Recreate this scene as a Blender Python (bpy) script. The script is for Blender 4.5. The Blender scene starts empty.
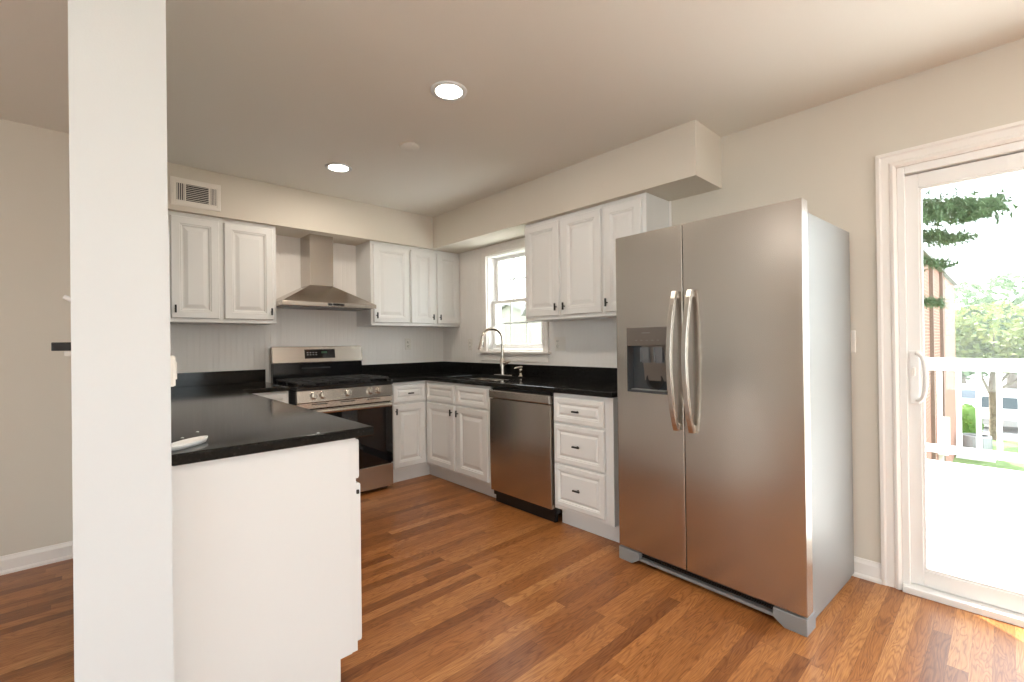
import bpy, bmesh, math, random
from mathutils import Vector, Matrix
random.seed(7)
PI = math.pi
SC = bpy.context.scene
COL = SC.collection

# ------------------------------------------------------------------ camera
cam_d = bpy.data.cameras.new('camera')
cam = bpy.data.objects.new('camera', cam_d)
COL.objects.link(cam)
SC.camera = cam
cam_d.sensor_width = 36.0
cam_d.lens = 461.82 / 1024 * 36.0
cam_d.clip_start = 0.02
cam_d.clip_end = 400
_r = Vector((0.73153135, -0.68169425, -0.01244328))
_u = Vector((0.00707979, -0.01065459, 0.99991817))
_f = Vector((0.68177105, 0.73155959, 0.00296792))
_m = Matrix((( _r.x, _u.x, -_f.x), (_r.y, _u.y, -_f.y), (_r.z, _u.z, -_f.z))).to_4x4()
_m.translation = Vector((-2.8924, -4.2037, 1.2133))
cam.matrix_world = _m

# ------------------------------------------------------------------ world, sun, exposure
vs = SC.view_settings
vs.view_transform = 'Standard'
vs.look = 'None'
vs.gamma = 1.0
vs.use_curve_mapping = False
vs.exposure = 0.58
SC.cycles.use_denoising = True
SC.cycles.max_bounces = 12
SC.cycles.diffuse_bounces = 7
SC.cycles.glossy_bounces = 6
SC.cycles.transparent_max_bounces = 16
SC.cycles.sample_clamp_indirect = 8.0

SUN_DIR = Vector((-0.66, -0.75, -1.363)).normalized()      # the way the sunlight travels
world = bpy.data.worlds.new('world')
SC.world = world
world.use_nodes = True
wn = world.node_tree
wn.nodes.clear()
w_out = wn.nodes.new('ShaderNodeOutputWorld')
w_bg = wn.nodes.new('ShaderNodeBackground')
w_sky = wn.nodes.new('ShaderNodeTexSky')
w_sky.sky_type = 'NISHITA'
w_sky.sun_disc = False
w_sky.sun_elevation = math.asin(-SUN_DIR.z)
w_sky.sun_rotation = math.atan2(-SUN_DIR.x, -SUN_DIR.y)
w_sky.dust_density = 4.0
w_sky.air_density = 1.0
w_mix = wn.nodes.new('ShaderNodeMix')
w_mix.data_type = 'RGBA'
w_mix.inputs[0].default_value = 0.72
w_mix.inputs[7].default_value = (6.5, 7.0, 7.3, 1)          # bright veil of thin cloud
wn.links.new(w_sky.outputs[0], w_mix.inputs[6])
wn.links.new(w_mix.outputs[2], w_bg.inputs[0])
w_bg.inputs[1].default_value = 0.85
wn.links.new(w_bg.outputs[0], w_out.inputs[0])

sun_d = bpy.data.lights.new('sun', 'SUN')
sun_d.energy = 13.0
sun_d.angle = math.radians(0.53)
sun_d.color = (1.0, 0.97, 0.92)
sun = bpy.data.objects.new('sun', sun_d)
COL.objects.link(sun)
sun.location = (6, 8, 14)
sun.rotation_euler = SUN_DIR.to_track_quat('-Z', 'Y').to_euler()


H = 2.460          # ceiling height
ZS = 2.145          # underside of the soffits
XP0, XP1, YP = -2.911, -2.7195, -2.66     # partition: left face, right face, free end
XW, YR = -6.7, -6.9                       # far left wall, rear wall

# ------------------------------------------------------------------ materials
MATS = {}


def mat(name, color, rough=0.5, metal=0.0, bump=None, spec=0.5, coat=0.0, emit=None):
    """plain principled paint; bump = (scale, strength)"""
    if name in MATS:
        return MATS[name]
    m = bpy.data.materials.new(name)
    m.use_nodes = True
    nt = m.node_tree
    b = nt.nodes['Principled BSDF']
    b.inputs['Base Color'].default_value = (*color, 1)
    b.inputs['Roughness'].default_value = rough
    b.inputs['Metallic'].default_value = metal
    b.inputs['Specular IOR Level'].default_value = spec
    b.inputs['Coat Weight'].default_value = coat
    if emit:
        b.inputs['Emission Color'].default_value = (*emit[0], 1)
        b.inputs['Emission Strength'].default_value = emit[1]
    if bump:
        tc = nt.nodes.new('ShaderNodeTexCoord')
        n = nt.nodes.new('ShaderNodeTexNoise')
        n.inputs['Scale'].default_value = bump[0]
        n.inputs['Detail'].default_value = 3
        bp = nt.nodes.new('ShaderNodeBump')
        bp.inputs['Strength'].default_value = bump[1]
        bp.inputs['Distance'].default_value = 0.002
        nt.links.new(tc.outputs['Object'], n.inputs['Vector'])
        nt.links.new(n.outputs[0], bp.inputs['Height'])
        nt.links.new(bp.outputs[0], b.inputs['Normal'])
    MATS[name] = m
    return m


def N(nt, typ, **kw):
    n = nt.nodes.new(typ)
    for k, v in kw.items():
        setattr(n, k, v)
    return n


def math_node(nt, op, a, b=None):
    n = nt.nodes.new('ShaderNodeMath')
    n.operation = op
    for i, v in enumerate((a, b)):
        if v is None:
            continue
        if isinstance(v, (int, float)):
            n.inputs[i].default_value = v
        else:
            nt.links.new(v, n.inputs[i])
    return n.outputs[0]


def ramp(nt, fac, stops):
    n = nt.nodes.new('ShaderNodeValToRGB')
    while len(n.color_ramp.elements) < len(stops):
        n.color_ramp.elements.new(0.5)
    for e, (p, c) in zip(n.color_ramp.elements, stops):
        e.position = p
        e.color = (*c, 1) if len(c) == 3 else c
    nt.links.new(fac, n.inputs[0])
    return n.outputs[0]


def steel(name, color, rough, axis, line=0.015):
    """brushed metal: fine lines running along `axis` (object space)"""
    m = bpy.data.materials.new(name)
    m.use_nodes = True
    nt = m.node_tree
    b = nt.nodes['Principled BSDF']
    b.inputs['Metallic'].default_value = 1.0
    tc = N(nt, 'ShaderNodeTexCoord')
    mp = N(nt, 'ShaderNodeMapping')
    s = [700.0, 700.0, 700.0]
    s['xyz'.index(axis)] = 2.0
    mp.inputs['Scale'].default_value = s
    n = N(nt, 'ShaderNodeTexNoise')
    n.inputs['Scale'].default_value = 1.0
    n.inputs['Detail'].default_value = 2
    nt.links.new(tc.outputs['Object'], mp.inputs[0])
    nt.links.new(mp.outputs[0], n.inputs['Vector'])
    c0 = tuple(x * 0.97 for x in color)
    nt.links.new(ramp(nt, n.outputs[0], [(0.3, c0), (0.7, color)]), b.inputs['Base Color'])
    r = N(nt, 'ShaderNodeMapRange')
    r.inputs[3].default_value = rough - 0.015
    r.inputs[4].default_value = rough + 0.015
    nt.links.new(n.outputs[0], r.inputs[0])
    nt.links.new(r.outputs[0], b.inputs['Roughness'])
    bp = N(nt, 'ShaderNodeBump')
    bp.inputs['Strength'].default_value = line
    bp.inputs['Distance'].default_value = 0.0003
    nt.links.new(n.outputs[0], bp.inputs['Height'])
    nt.links.new(bp.outputs[0], b.inputs['Normal'])
    MATS[name] = m
    return m


def wood_floor():
    m = bpy.data.materials.new('oak_strip_floor')
    m.use_nodes = True
    nt = m.node_tree
    b = nt.nodes['Principled BSDF']
    tc = N(nt, 'ShaderNodeTexCoord')
    sp = N(nt, 'ShaderNodeSeparateXYZ')
    nt.links.new(tc.outputs['Object'], sp.inputs[0])
    W = 0.0585
    yr = math_node(nt, 'DIVIDE', sp.outputs[1], W)
    row = math_node(nt, 'FLOOR', yr)
    wn1 = N(nt, 'ShaderNodeTexWhiteNoise', noise_dimensions='1D')
    nt.links.new(row, wn1.inputs['W'])
    off = math_node(nt, 'MULTIPLY', wn1.outputs[0], 7.3)
    xr = math_node(nt, 'DIVIDE', math_node(nt, 'ADD', sp.outputs[0], off), 0.86)
    colm = math_node(nt, 'FLOOR', xr)
    cmb = N(nt, 'ShaderNodeCombineXYZ')
    nt.links.new(row, cmb.inputs[0])
    nt.links.new(colm, cmb.inputs[1])
    wn2 = N(nt, 'ShaderNodeTexWhiteNoise', noise_dimensions='2D')
    nt.links.new(cmb.outputs[0], wn2.inputs['Vector'])
    rnd = wn2.outputs['Value']
    # grain: coordinates stretched along the board, shifted per board
    gx = math_node(nt, 'ADD', math_node(nt, 'MULTIPLY', sp.outputs[0], 1.0), math_node(nt, 'MULTIPLY', rnd, 37.0))
    gy = math_node(nt, 'ADD', math_node(nt, 'MULTIPLY', sp.outputs[1], 9.0), math_node(nt, 'MULTIPLY', rnd, 91.0))
    gv = N(nt, 'ShaderNodeCombineXYZ')
    nt.links.new(gx, gv.inputs[0])
    nt.links.new(gy, gv.inputs[1])
    nz = N(nt, 'ShaderNodeTexNoise')
    nz.inputs['Scale'].default_value = 2.2
    nz.inputs['Detail'].default_value = 2.0
    nz.inputs['Distortion'].default_value = 0.6
    nt.links.new(gv.outputs[0], nz.inputs['Vector'])
    rings = math_node(nt, 'FRACT', math_node(nt, 'MULTIPLY', nz.outputs[0], 13.0))   # cathedral figure
    rings = math_node(nt, 'ABSOLUTE', math_node(nt, 'SUBTRACT', rings, 0.5))
    rings = math_node(nt, 'POWER', math_node(nt, 'MULTIPLY', rings, 2.0), 2.2)
    fv = N(nt, 'ShaderNodeCombineXYZ')
    nt.links.new(math_node(nt, 'MULTIPLY', gx, 14.0), fv.inputs[0])
    nt.links.new(math_node(nt, 'MULTIPLY', gy, 28.0), fv.inputs[1])
    pores = N(nt, 'ShaderNodeTexNoise')
    pores.inputs['Scale'].default_value = 1.0
    pores.inputs['Detail'].default_value = 3
    nt.links.new(fv.outputs[0], pores.inputs['Vector'])
    base = ramp(nt, rnd, [(0.0, (0.250, 0.090, 0.026)), (0.22, (0.345, 0.133, 0.038)),
                          (0.55, (0.425, 0.172, 0.050)), (0.82, (0.480, 0.205, 0.064)), (1.0, (0.55, 0.262, 0.092))])
    dark = N(nt, 'ShaderNodeMix', data_type='RGBA', blend_type='MULTIPLY')
    nt.links.new(math_node(nt, 'MULTIPLY', rings, 0.72), dark.inputs[0])
    nt.links.new(base, dark.inputs[6])
    dark.inputs[7].default_value = (0.52, 0.40, 0.32, 1)
    d2 = N(nt, 'ShaderNodeMix', data_type='RGBA', blend_type='MULTIPLY')
    pr = ramp(nt, pores.outputs[0], [(0.40, (1, 1, 1)), (0.62, (0, 0, 0))])
    nt.links.new(math_node(nt, 'MULTIPLY', math_node(nt, 'SUBTRACT', 1.0, pr), 0.5), d2.inputs[0])
    nt.links.new(dark.outputs[2], d2.inputs[6])
    d2.inputs[7].default_value = (0.60, 0.48, 0.40, 1)
    # seams
    fy = math_node(nt, 'FRACT', yr)
    ey = math_node(nt, 'MINIMUM', fy, math_node(nt, 'SUBTRACT', 1.0, fy))
    fx = math_node(nt, 'FRACT', xr)
    ex = math_node(nt, 'MULTIPLY', math_node(nt, 'MINIMUM', fx, math_node(nt, 'SUBTRACT', 1.0, fx)), 0.86 / W)
    seam = math_node(nt, 'LESS_THAN', math_node(nt, 'MINIMUM', ey, ex), 0.010)
    d3 = N(nt, 'ShaderNodeMix', data_type='RGBA', blend_type='MULTIPLY')
    nt.links.new(math_node(nt, 'MULTIPLY', seam, 0.55), d3.inputs[0])
    nt.links.new(d2.outputs[2], d3.inputs[6])
    d3.inputs[7].default_value = (0.30, 0.22, 0.18, 1)
    nt.links.new(d3.outputs[2], b.inputs['Base Color'])
    b.inputs['Roughness'].default_value = 0.32
    b.inputs['Specular IOR Level'].default_value = 0.42
    bp = N(nt, 'ShaderNodeBump')
    bp.inputs['Strength'].default_value = 0.12
    bp.inputs['Distance'].default_value = 0.001
    nt.links.new(math_node(nt, 'SUBTRACT', pores.outputs[0], math_node(nt, 'MULTIPLY', seam, 1.5)), bp.inputs['Height'])
    nt.links.new(bp.outputs[0], b.inputs['Normal'])
    MATS['floor'] = m
    return m


def granite():
    m = bpy.data.materials.new('black_granite')
    m.use_nodes = True
    nt = m.node_tree
    b = nt.nodes['Principled BSDF']
    tc = N(nt, 'ShaderNodeTexCoord')
    v = N(nt, 'ShaderNodeTexVoronoi')
    v.inputs['Scale'].default_value = 230
    nt.links.new(tc.outputs['Object'], v.inputs['Vector'])
    sp = N(nt, 'ShaderNodeSeparateXYZ')
    nt.links.new(v.outputs['Color'], sp.inputs[0])
    c = ramp(nt, sp.outputs[0], [(0.0, (0.006, 0.006, 0.006)), (0.85, (0.012, 0.011, 0.010)), (0.97, (0.022, 0.021, 0.019)), (1.0, (0.04, 0.038, 0.035))])
    nt.links.new(c, b.inputs['Base Color'])
    b.inputs['Roughness'].default_value = 0.09
    b.inputs['Specular IOR Level'].default_value = 0.20
    MATS['granite'] = m
    return m


def brick():
    m = bpy.data.materials.new('red_brick')
    m.use_nodes = True
    nt = m.node_tree
    b = nt.nodes['Principled BSDF']
    tc = N(nt, 'ShaderNodeTexCoord')
    sp = N(nt, 'ShaderNodeSeparateXYZ')
    nt.links.new(tc.outputs['Object'], sp.inputs[0])
    cm = N(nt, 'ShaderNodeCombineXYZ')
    nt.links.new(math_node(nt, 'ADD', sp.outputs[0], sp.outputs[1]), cm.inputs[0])
    nt.links.new(sp.outputs[2], cm.inputs[1])
    br = N(nt, 'ShaderNodeTexBrick')
    br.inputs['Color1'].default_value = (0.24, 0.075, 0.045, 1)
    br.inputs['Color2'].default_value = (0.31, 0.12, 0.075, 1)
    br.inputs['Mortar'].default_value = (0.30, 0.22, 0.18, 1)
    br.inputs['Scale'].default_value = 1.0
    br.inputs['Mortar Size'].default_value = 0.010
    br.inputs['Brick Width'].default_value = 0.215
    br.inputs['Row Height'].default_value = 0.075
    nt.links.new(cm.outputs[0], br.inputs['Vector'])
    nt.links.new(br.outputs[0], b.inputs['Base Color'])
    b.inputs['Roughness'].default_value = 0.85
    MATS['brick'] = m
    return m


def mottled(name, stops, scale, rough=0.8):
    m = bpy.data.materials.new(name)
    m.use_nodes = True
    nt = m.node_tree
    b = nt.nodes['Principled BSDF']
    tc = N(nt, 'ShaderNodeTexCoord')
    n = N(nt, 'ShaderNodeTexNoise')
    n.inputs['Scale'].default_value = scale
    n.inputs['Detail'].default_value = 4
    nt.links.new(tc.outputs['Object'], n.inputs['Vector'])
    nt.links.new(ramp(nt, n.outputs[0], stops), b.inputs['Base Color'])
    b.inputs['Roughness'].default_value = rough
    MATS[name] = m
    return m


def leaf_mat(name, stops):
    m = mottled(name, stops, 1.7, 0.6)
    nt = m.node_tree
    b = nt.nodes['Principled BSDF']
    tr = N(nt, 'ShaderNodeBsdfTranslucent')
    tr.inputs[0].default_value = (*stops[-1][1], 1)
    mx = N(nt, 'ShaderNodeMixShader')
    mx.inputs[0].default_value = 0.22
    out = nt.nodes['Material Output']
    nt.links.new(b.outputs[0], mx.inputs[1])
    nt.links.new(tr.outputs[0], mx.inputs[2])
    nt.links.new(mx.outputs[0], out.inputs[0])
    return m


def pane_glass(name, tint=(0.945, 0.955, 0.945)):
    """thin window pane: clear with a fresnel mirror on top"""
    m = bpy.data.materials.new(name)
    m.use_nodes = True
    nt = m.node_tree
    nt.nodes.clear()
    out = N(nt, 'ShaderNodeOutputMaterial')
    t = N(nt, 'ShaderNodeBsdfTransparent')
    t.inputs[0].default_value = (*tint, 1)
    g = N(nt, 'ShaderNodeBsdfGlossy')
    g.inputs['Roughness'].default_value = 0.0
    lw = N(nt, 'ShaderNodeLayerWeight')
    lw.inputs[0].default_value = 0.5
    fac = math_node(nt, 'ADD', math_node(nt, 'MULTIPLY', math_node(nt, 'POWER', lw.outputs['Facing'], 5.0), 0.9), 0.035)
    mx = N(nt, 'ShaderNodeMixShader')
    nt.links.new(fac, mx.inputs[0])
    nt.links.new(t.outputs[0], mx.inputs[1])
    nt.links.new(g.outputs[0], mx.inputs[2])
    nt.links.new(mx.outputs[0], out.inputs[0])
    MATS[name] = m
    return m


wood_floor(); granite(); brick(); pane_glass('glass')
M_WALL = mat('beige_wall_paint', (0.665, 0.615, 0.535), 0.75, bump=(180, 0.10))
M_CEIL = mat('ceiling_paint', (0.72, 0.695, 0.64), 0.85, bump=(160, 0.10))
M_POST = mat('white_wall_paint', (0.685, 0.705, 0.712), 0.6, bump=(180, 0.08))
M_CAB = mat('cabinet_paint', (0.735, 0.733, 0.718), 0.38, bump=(60, 0.05))
M_TRIM = mat('trim_paint', (0.83, 0.79, 0.75), 0.35)
M_BEAD = mat('beadboard_paint', (0.83, 0.80, 0.765), 0.45)
M_VINYL = mat('white_vinyl', (0.83, 0.82, 0.80), 0.35)
M_PLATE = mat('plate_plastic', (0.80, 0.76, 0.70), 0.35)
M_BLACK = mat('black_hardware', (0.012, 0.011, 0.010), 0.4, metal=0.3)
M_BPLASTIC = mat('black_plastic', (0.010, 0.010, 0.011), 0.35)
M_BENAMEL = mat('black_enamel', (0.008, 0.008, 0.009), 0.12)
M_BGLASS = mat('black_glass', (0.006, 0.006, 0.007), 0.04, spec=0.6)
M_IRON = mat('cast_iron', (0.018, 0.017, 0.017), 0.6, bump=(300, 0.2))
M_GREY = mat('grey_plastic', (0.24, 0.24, 0.24), 0.45)
M_DARK = mat('dark_void', (0.02, 0.02, 0.02), 0.8)
M_CHROME = mat('polished_nickel', (0.66, 0.61, 0.55), 0.16, metal=1.0)
M_SIDE = mat('silver_side_paint', (0.27, 0.268, 0.258), 0.42, metal=0.25, bump=(240, 0.25))
M_DISP = mat('dispenser_grey', (0.17, 0.15, 0.132), 0.35, metal=0.4)
M_SMOKE = mat('smoky_plastic', (0.06, 0.065, 0.07), 0.15)
M_CLEARP = mat('clear_plastic', (0.16, 0.175, 0.185), 0.06)
M_STEEL_H = steel('steel_brushed_across', (0.60, 0.555, 0.505), 0.26, 'x')
M_STEEL_V = steel('steel_brushed_upright', (0.60, 0.545, 0.485), 0.25, 'x')
M_STEEL_HD = steel('steel_hood', (0.56, 0.51, 0.46), 0.24, 'x')
M_HANDLE = mat('handle_steel', (0.60, 0.56, 0.51), 0.27, metal=1.0)
M_LAMP = mat('lamp_lens', (1, 1, 1), 0.5, emit=((1.0, 0.93, 0.82), 14.0))
M_DECK = mat('deck_boards', (0.80, 0.80, 0.79), 0.6)
M_GRASS = mottled('lawn_grass', [(0.3, (0.07, 0.13, 0.03)), (0.7, (0.14, 0.21, 0.06))], 3.0, 0.9)
M_ASPH = mottled('asphalt', [(0.3, (0.36, 0.36, 0.36)), (0.7, (0.5, 0.49, 0.47))], 2.0, 0.9)
M_LEAF1 = leaf_mat('maple_leaves', [(0.25, (0.08, 0.13, 0.03)), (0.5, (0.15, 0.20, 0.055)), (0.8, (0.27, 0.28, 0.10))])
M_LEAF2 = leaf_mat('far_leaves', [(0.3, (0.07, 0.12, 0.05)), (0.8, (0.17, 0.23, 0.11))])
M_PINE = leaf_mat('pine_needles', [(0.3, (0.075, 0.125, 0.065)), (0.8, (0.15, 0.21, 0.11))])
M_HEDGE = leaf_mat('hedge_leaves', [(0.3, (0.05, 0.13, 0.02)), (0.8, (0.16, 0.28, 0.05))])
M_BARK = mottled('bark', [(0.3, (0.10, 0.075, 0.055)), (0.7, (0.22, 0.17, 0.13))], 9.0, 0.9)
M_SIDING = mat('cream_siding', (0.25, 0.235, 0.195), 0.7)
M_ROOF = mat('roof_shingle', (0.22, 0.21, 0.21), 0.9)
M_WINDARK = mat('window_dark', (0.10, 0.12, 0.14), 0.1)


# ------------------------------------------------------------------ mesh helpers
class MB:
    def __init__(s):
        s.v, s.f, s.mi, s.sm = [], [], [], []

    def add(s, verts, faces, mi=0, smooth=False):
        o = len(s.v)
        s.v += [tuple(p) for p in verts]
        for f in faces:
            s.f.append([o + i for i in f])
            s.mi.append(mi)
            s.sm.append(smooth)

    def box(s, x0, x1, y0, y1, z0, z1, mi=0):
        x0, x1 = sorted((x0, x1)); y0, y1 = sorted((y0, y1)); z0, z1 = sorted((z0, z1))
        v = [(x0, y0, z0), (x1, y0, z0), (x1, y1, z0), (x0, y1, z0), (x0, y0, z1), (x1, y0, z1), (x1, y1, z1), (x0, y1, z1)]
        s.add(v, [(0, 3, 2, 1), (4, 5, 6, 7), (0, 1, 5, 4), (1, 2, 6, 5), (2, 3, 7, 6), (3, 0, 4, 7)], mi)
        return s

    def cyl(s, p0, p1, r0, r1=None, n=20, mi=0, caps=True, smooth=True):
        p0, p1 = Vector(p0), Vector(p1)
        r1 = r0 if r1 is None else r1
        d = (p1 - p0).normalized()
        a = d.orthogonal().normalized()
        b = d.cross(a)
        ring = lambda p, r: [p + (a * math.cos(2 * PI * i / n) + b * math.sin(2 * PI * i / n)) * r for i in range(n)]
        v = ring(p0, r0) + ring(p1, r1)
        s.add(v, [(i, (i + 1) % n, n + (i + 1) % n, n + i) for i in range(n)], mi, smooth)
        if caps:
            s.add(v[:n], [tuple(reversed(range(n)))], mi)
            s.add(v[n:], [tuple(range(n))], mi)
        return s

    def tube(s, pts, r, n=12, mi=0, flat=None):
        """swept tube; r number or list; flat=(sx, sy) makes an oval section"""
        pts = [Vector(p) for p in pts]
        rs = r if isinstance(r, (list, tuple)) else [r] * len(pts)
        rings = []
        a = None
        for i, p in enumerate(pts):
            d = (pts[min(i + 1, len(pts) - 1)] - pts[max(i - 1, 0)]).normalized()
            a = d.orthogonal().normalized() if a is None else (a - d * a.dot(d)).normalized()
            b = d.cross(a)
            rings.append([p + (a * math.cos(2 * PI * k / n) + b * math.sin(2 * PI * k / n)) * rs[i] for k in range(n)])
        v = [q for rg in rings for q in rg]
        f = []
        for i in range(len(pts) - 1):
            for k in range(n):
                k2 = (k + 1) % n
                f.append((i * n + k, i * n + k2, (i + 1) * n + k2, (i + 1) * n + k))
        s.add(v, f, mi, True)
        s.add(rings[0], [tuple(reversed(range(n)))], mi)
        s.add(rings[-1], [tuple(range(n))], mi)
        return s

    def lathe(s, prof, c=(0, 0, 0), n=32, mi=0, axis='z', caps=True):
        """prof = [(r, h)...] revolved about axis through c"""
        v = []
        for r, h in prof:
            for k in range(n):
                t = 2 * PI * k / n
                p = (r * math.cos(t), r * math.sin(t), h)
                if axis == 'y':
                    p = (p[0], -p[2], p[1])
                v.append((c[0] + p[0], c[1] + p[1], c[2] + p[2]))
        f = []
        for i in range(len(prof) - 1):
            for k in range(n):
                k2 = (k + 1) % n
                f.append((i * n + k, i * n + k2, (i + 1) * n + k2, (i + 1) * n + k))
        s.add(v, f, mi, True)
        if caps and prof[0][0] > 1e-6:
            s.add(v[:n], [tuple(reversed(range(n)))], mi)
        if caps and prof[-1][0] > 1e-6:
            s.add(v[-n:], [tuple(range(n))], mi)
        return s

    def prism(s, poly, ax, a0, a1, mi=0):
        """extrude polygon (2D, in the plane across axis ax) from a0 to a1"""
        def P(p, a):
            return (a, p[0], p[1]) if ax == 'x' else ((p[0], a, p[1]) if ax == 'y' else (p[0], p[1], a))
        n = len(poly)
        v = [P(p, a0) for p in poly] + [P(p, a1) for p in poly]
        s.add(v, [tuple(range(n)), tuple(reversed(range(n, 2 * n)))] + [(i, n + i, n + (i + 1) % n, (i + 1) % n) for i in range(n)], mi)
        return s

    def rings(s, x0, x1, z0, z1, prof, y=0.0, mi=0):
        """nested rectangles facing -y: prof = [(inset, out)...]; last is filled; first ring is the back edge"""
        v = []
        for ins, out in prof:
            a, b_, c, d = x0 + ins, x1 - ins, z0 + ins, z1 - ins
            v += [(a, y - out, c), (b_, y - out, c), (b_, y - out, d), (a, y - out, d)]
        f = []
        for i in range(len(prof) - 1):
            for k in range(4):
                k2 = (k + 1) % 4
                f.append((i * 4 + k, i * 4 + k2, (i + 1) * 4 + k2, (i + 1) * 4 + k))
        L = (len(prof) - 1) * 4
        f.append((L, L + 1, L + 2, L + 3))
        f.append((3, 2, 1, 0))
        s.add(v, f, mi)
        return s

    def cells(s, xs, ys, z0, z1, skip=(), mi=0):
        """slab of rectangular cells with some cells left out (for openings)"""
        nx, ny = len(xs) - 1, len(ys) - 1
        on = lambda i, j: 0 <= i < nx and 0 <= j < ny and (i, j) not in skip
        id_ = {}
        V, F = [], []

        def vid(i, j, k):
            if (i, j, k) not in id_:
                id_[(i, j, k)] = len(V)
                V.append((xs[i], ys[j], (z0, z1)[k]))
            return id_[(i, j, k)]
        for i in range(nx):
            for j in range(ny):
                if not on(i, j):
                    continue
                F.append((vid(i, j, 1), vid(i + 1, j, 1), vid(i + 1, j + 1, 1), vid(i, j + 1, 1)))
                F.append((vid(i, j, 0), vid(i, j + 1, 0), vid(i + 1, j + 1, 0), vid(i + 1, j, 0)))
                for di, dj, e in ((-1, 0, ((0, 1), (0, 0))), (1, 0, ((1, 0), (1, 1))), (0, -1, ((0, 0), (1, 0))), (0, 1, ((1, 1), (0, 1)))):
                    if not on(i + di, j + dj):
                        (a, b_), (c, d) = e
                        F.append((vid(i + a, j + b_, 0), vid(i + c, j + d, 0), vid(i + c, j + d, 1), vid(i + a, j + b_, 1)))
        s.add(V, F, mi)
        return s

    def xf(s, fn):
        s.v = [tuple(fn(Vector(p))) for p in s.v]
        return s

    def build(s, name, mats, parent=None, bevel=0.0, seg=2, recalc=True, loc=None):
        me = bpy.data.meshes.new(name)
        me.from_pydata(s.v, [], s.f)
        if not isinstance(mats, (list, tuple)):
            mats = [mats]
        for m in mats:
            me.materials.append(MATS[m] if isinstance(m, str) else m)
        for p, mi, sm in zip(me.polygons, s.mi, s.sm):
            p.material_index = mi
            p.use_smooth = sm
        if recalc:
            bm = bmesh.new()
            bm.from_mesh(me)
            bmesh.ops.recalc_face_normals(bm, faces=bm.faces)
            bm.to_mesh(me)
            bm.free()
        o = bpy.data.objects.new(name, me)
        COL.objects.link(o)
        if parent:
            o.parent = parent
        if loc:
            o.location = loc
        if bevel:
            b = o.modifiers.new('bevel', 'BEVEL')
            b.width = bevel
            b.segments = seg
            b.limit_method = 'ANGLE'
            b.angle_limit = math.radians(40)
        return o


def tag(o, label, cat, group=None, kind=None):
    o['label'] = label
    o['category'] = cat
    if group:
        o['group'] = group
    if kind:
        o['kind'] = kind
    return o


def thing(name, label, cat, loc=(0, 0, 0), rz=0.0, group=None, kind=None):
    o = bpy.data.objects.new(name, None)
    COL.objects.link(o)
    o.empty_display_size = 0.1
    o.location = loc
    o.rotation_euler = (0, 0, rz)
    return tag(o, label, cat, group, kind)


def struct(o, label, cat='room'):
    return tag(o, label, cat, kind='structure')


# ------------------------------------------------------------------ the room shell
struct(MB().box(XW - 0.2, 0.02, YR - 0.2, 0.2, -0.12, 0).build('floor', 'floor'), 'glossy orange-brown oak strip floor running the length of the room', 'floor')
struct(MB().box(XW - 0.2, 0.16, YR - 0.2, 0.2, H, H + 0.12).build('ceiling', M_CEIL), 'flat beige painted ceiling', 'ceiling')
struct(MB().box(XP0, 0.16, 0, 0.16, 0, H).build('wall_back', M_WALL), 'beige kitchen wall behind the range and hood', 'wall')
# right wall: window and sliding door openings (slab built flat, then stood up)
WY0, WY1, WZ0, WZ1 = -1.507, -0.766, 1.140, 2.050
DY0, DY1, DZ1 = -5.68, -3.846, 2.033
wr = MB().cells([YR, DY0, DY1, WY0, WY1, 0.0], [0, WZ0, DZ1, WZ1, H], 0, 0.16, skip={(1, 0), (1, 1), (3, 1), (3, 2)})
wr.xf(lambda p: Vector((p.z, p.x, p.y)))
struct(wr.build('wall_right', M_WALL), 'beige wall with the sink window and the sliding patio door', 'wall')
struct(MB().box(XP0, XP1, YP, 0.0, 0, H).build('wall_left', M_POST), 'white partition wall whose end stands in the left foreground', 'wall')
struct(MB().box(XW, XP0, -0.494, -0.35, 0, H).build('wall_far', M_WALL), 'beige wall of the adjoining room left of the white partition', 'wall')
ow = MB().cells([YR, -6.2, -3.5, -0.35], [0, 0.35, 2.25, H], 0, 0.15, skip={(1, 1)})
ow.xf(lambda p: Vector((XW - p.z, p.x, p.y)))
struct(ow.build('wall_outer', M_WALL), 'beige side wall of the adjoining room', 'wall')
rw = MB().cells([XW, -5.6, -4.4, -2.2, -1.1, 0.16], [0, 0.35, 2.25, H], 0, 0.15, skip={(1, 1), (3, 1)})
rw.xf(lambda p: Vector((p.x, YR - p.z, p.y)))
struct(rw.build('wall_rear', M_WALL), 'beige rear wall with two wide windows', 'wall')
# soffits
XSF, YSF, YSE = -0.348, -0.350, -3.0134
struct(MB().box(XP1, XSF, YSF, 0, ZS, H).build('trim_1', M_WALL), 'beige soffit box over the range wall cabinets', 'soffit')
struct(MB().box(XSF, 0, YSE, 0, ZS, H).build('trim_2', M_WALL), 'beige soffit box along the window wall, ending above the refrigerator', 'soffit')


def beadboard(name, length, z0, z1, label, holes=()):
    """grooved boards 41 mm wide facing -y along local x; holes = (x0, x1, z0, z1)"""
    m = MB()
    p = 0.041
    n = int(length / p) + 1
    for i in range(n):
        a, b_ = i * p, min((i + 1) * p, length)
        if b_ - a < 0.008:
            continue
        spans = [(z0, z1)]
        for hx0, hx1, hz0, hz1 in holes:
            if b_ > hx0 + 0.001 and a < hx1 - 0.001:
                spans = [(z0, hz0), (hz1, z1)]
        for c, d in spans:
            if d - c < 0.005:
                continue
            poly = [(a, 0), (b_, 0), (b_, -0.0070), (b_ - 0.003, -0.0085), (b_ - 0.006, -0.0075), (b_ - 0.009, -0.009), (a, -0.009)]
            m.prism(poly, 'z', c, d)
    return struct(m.build(name, M_BEAD), label, 'wall panelling')


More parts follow.
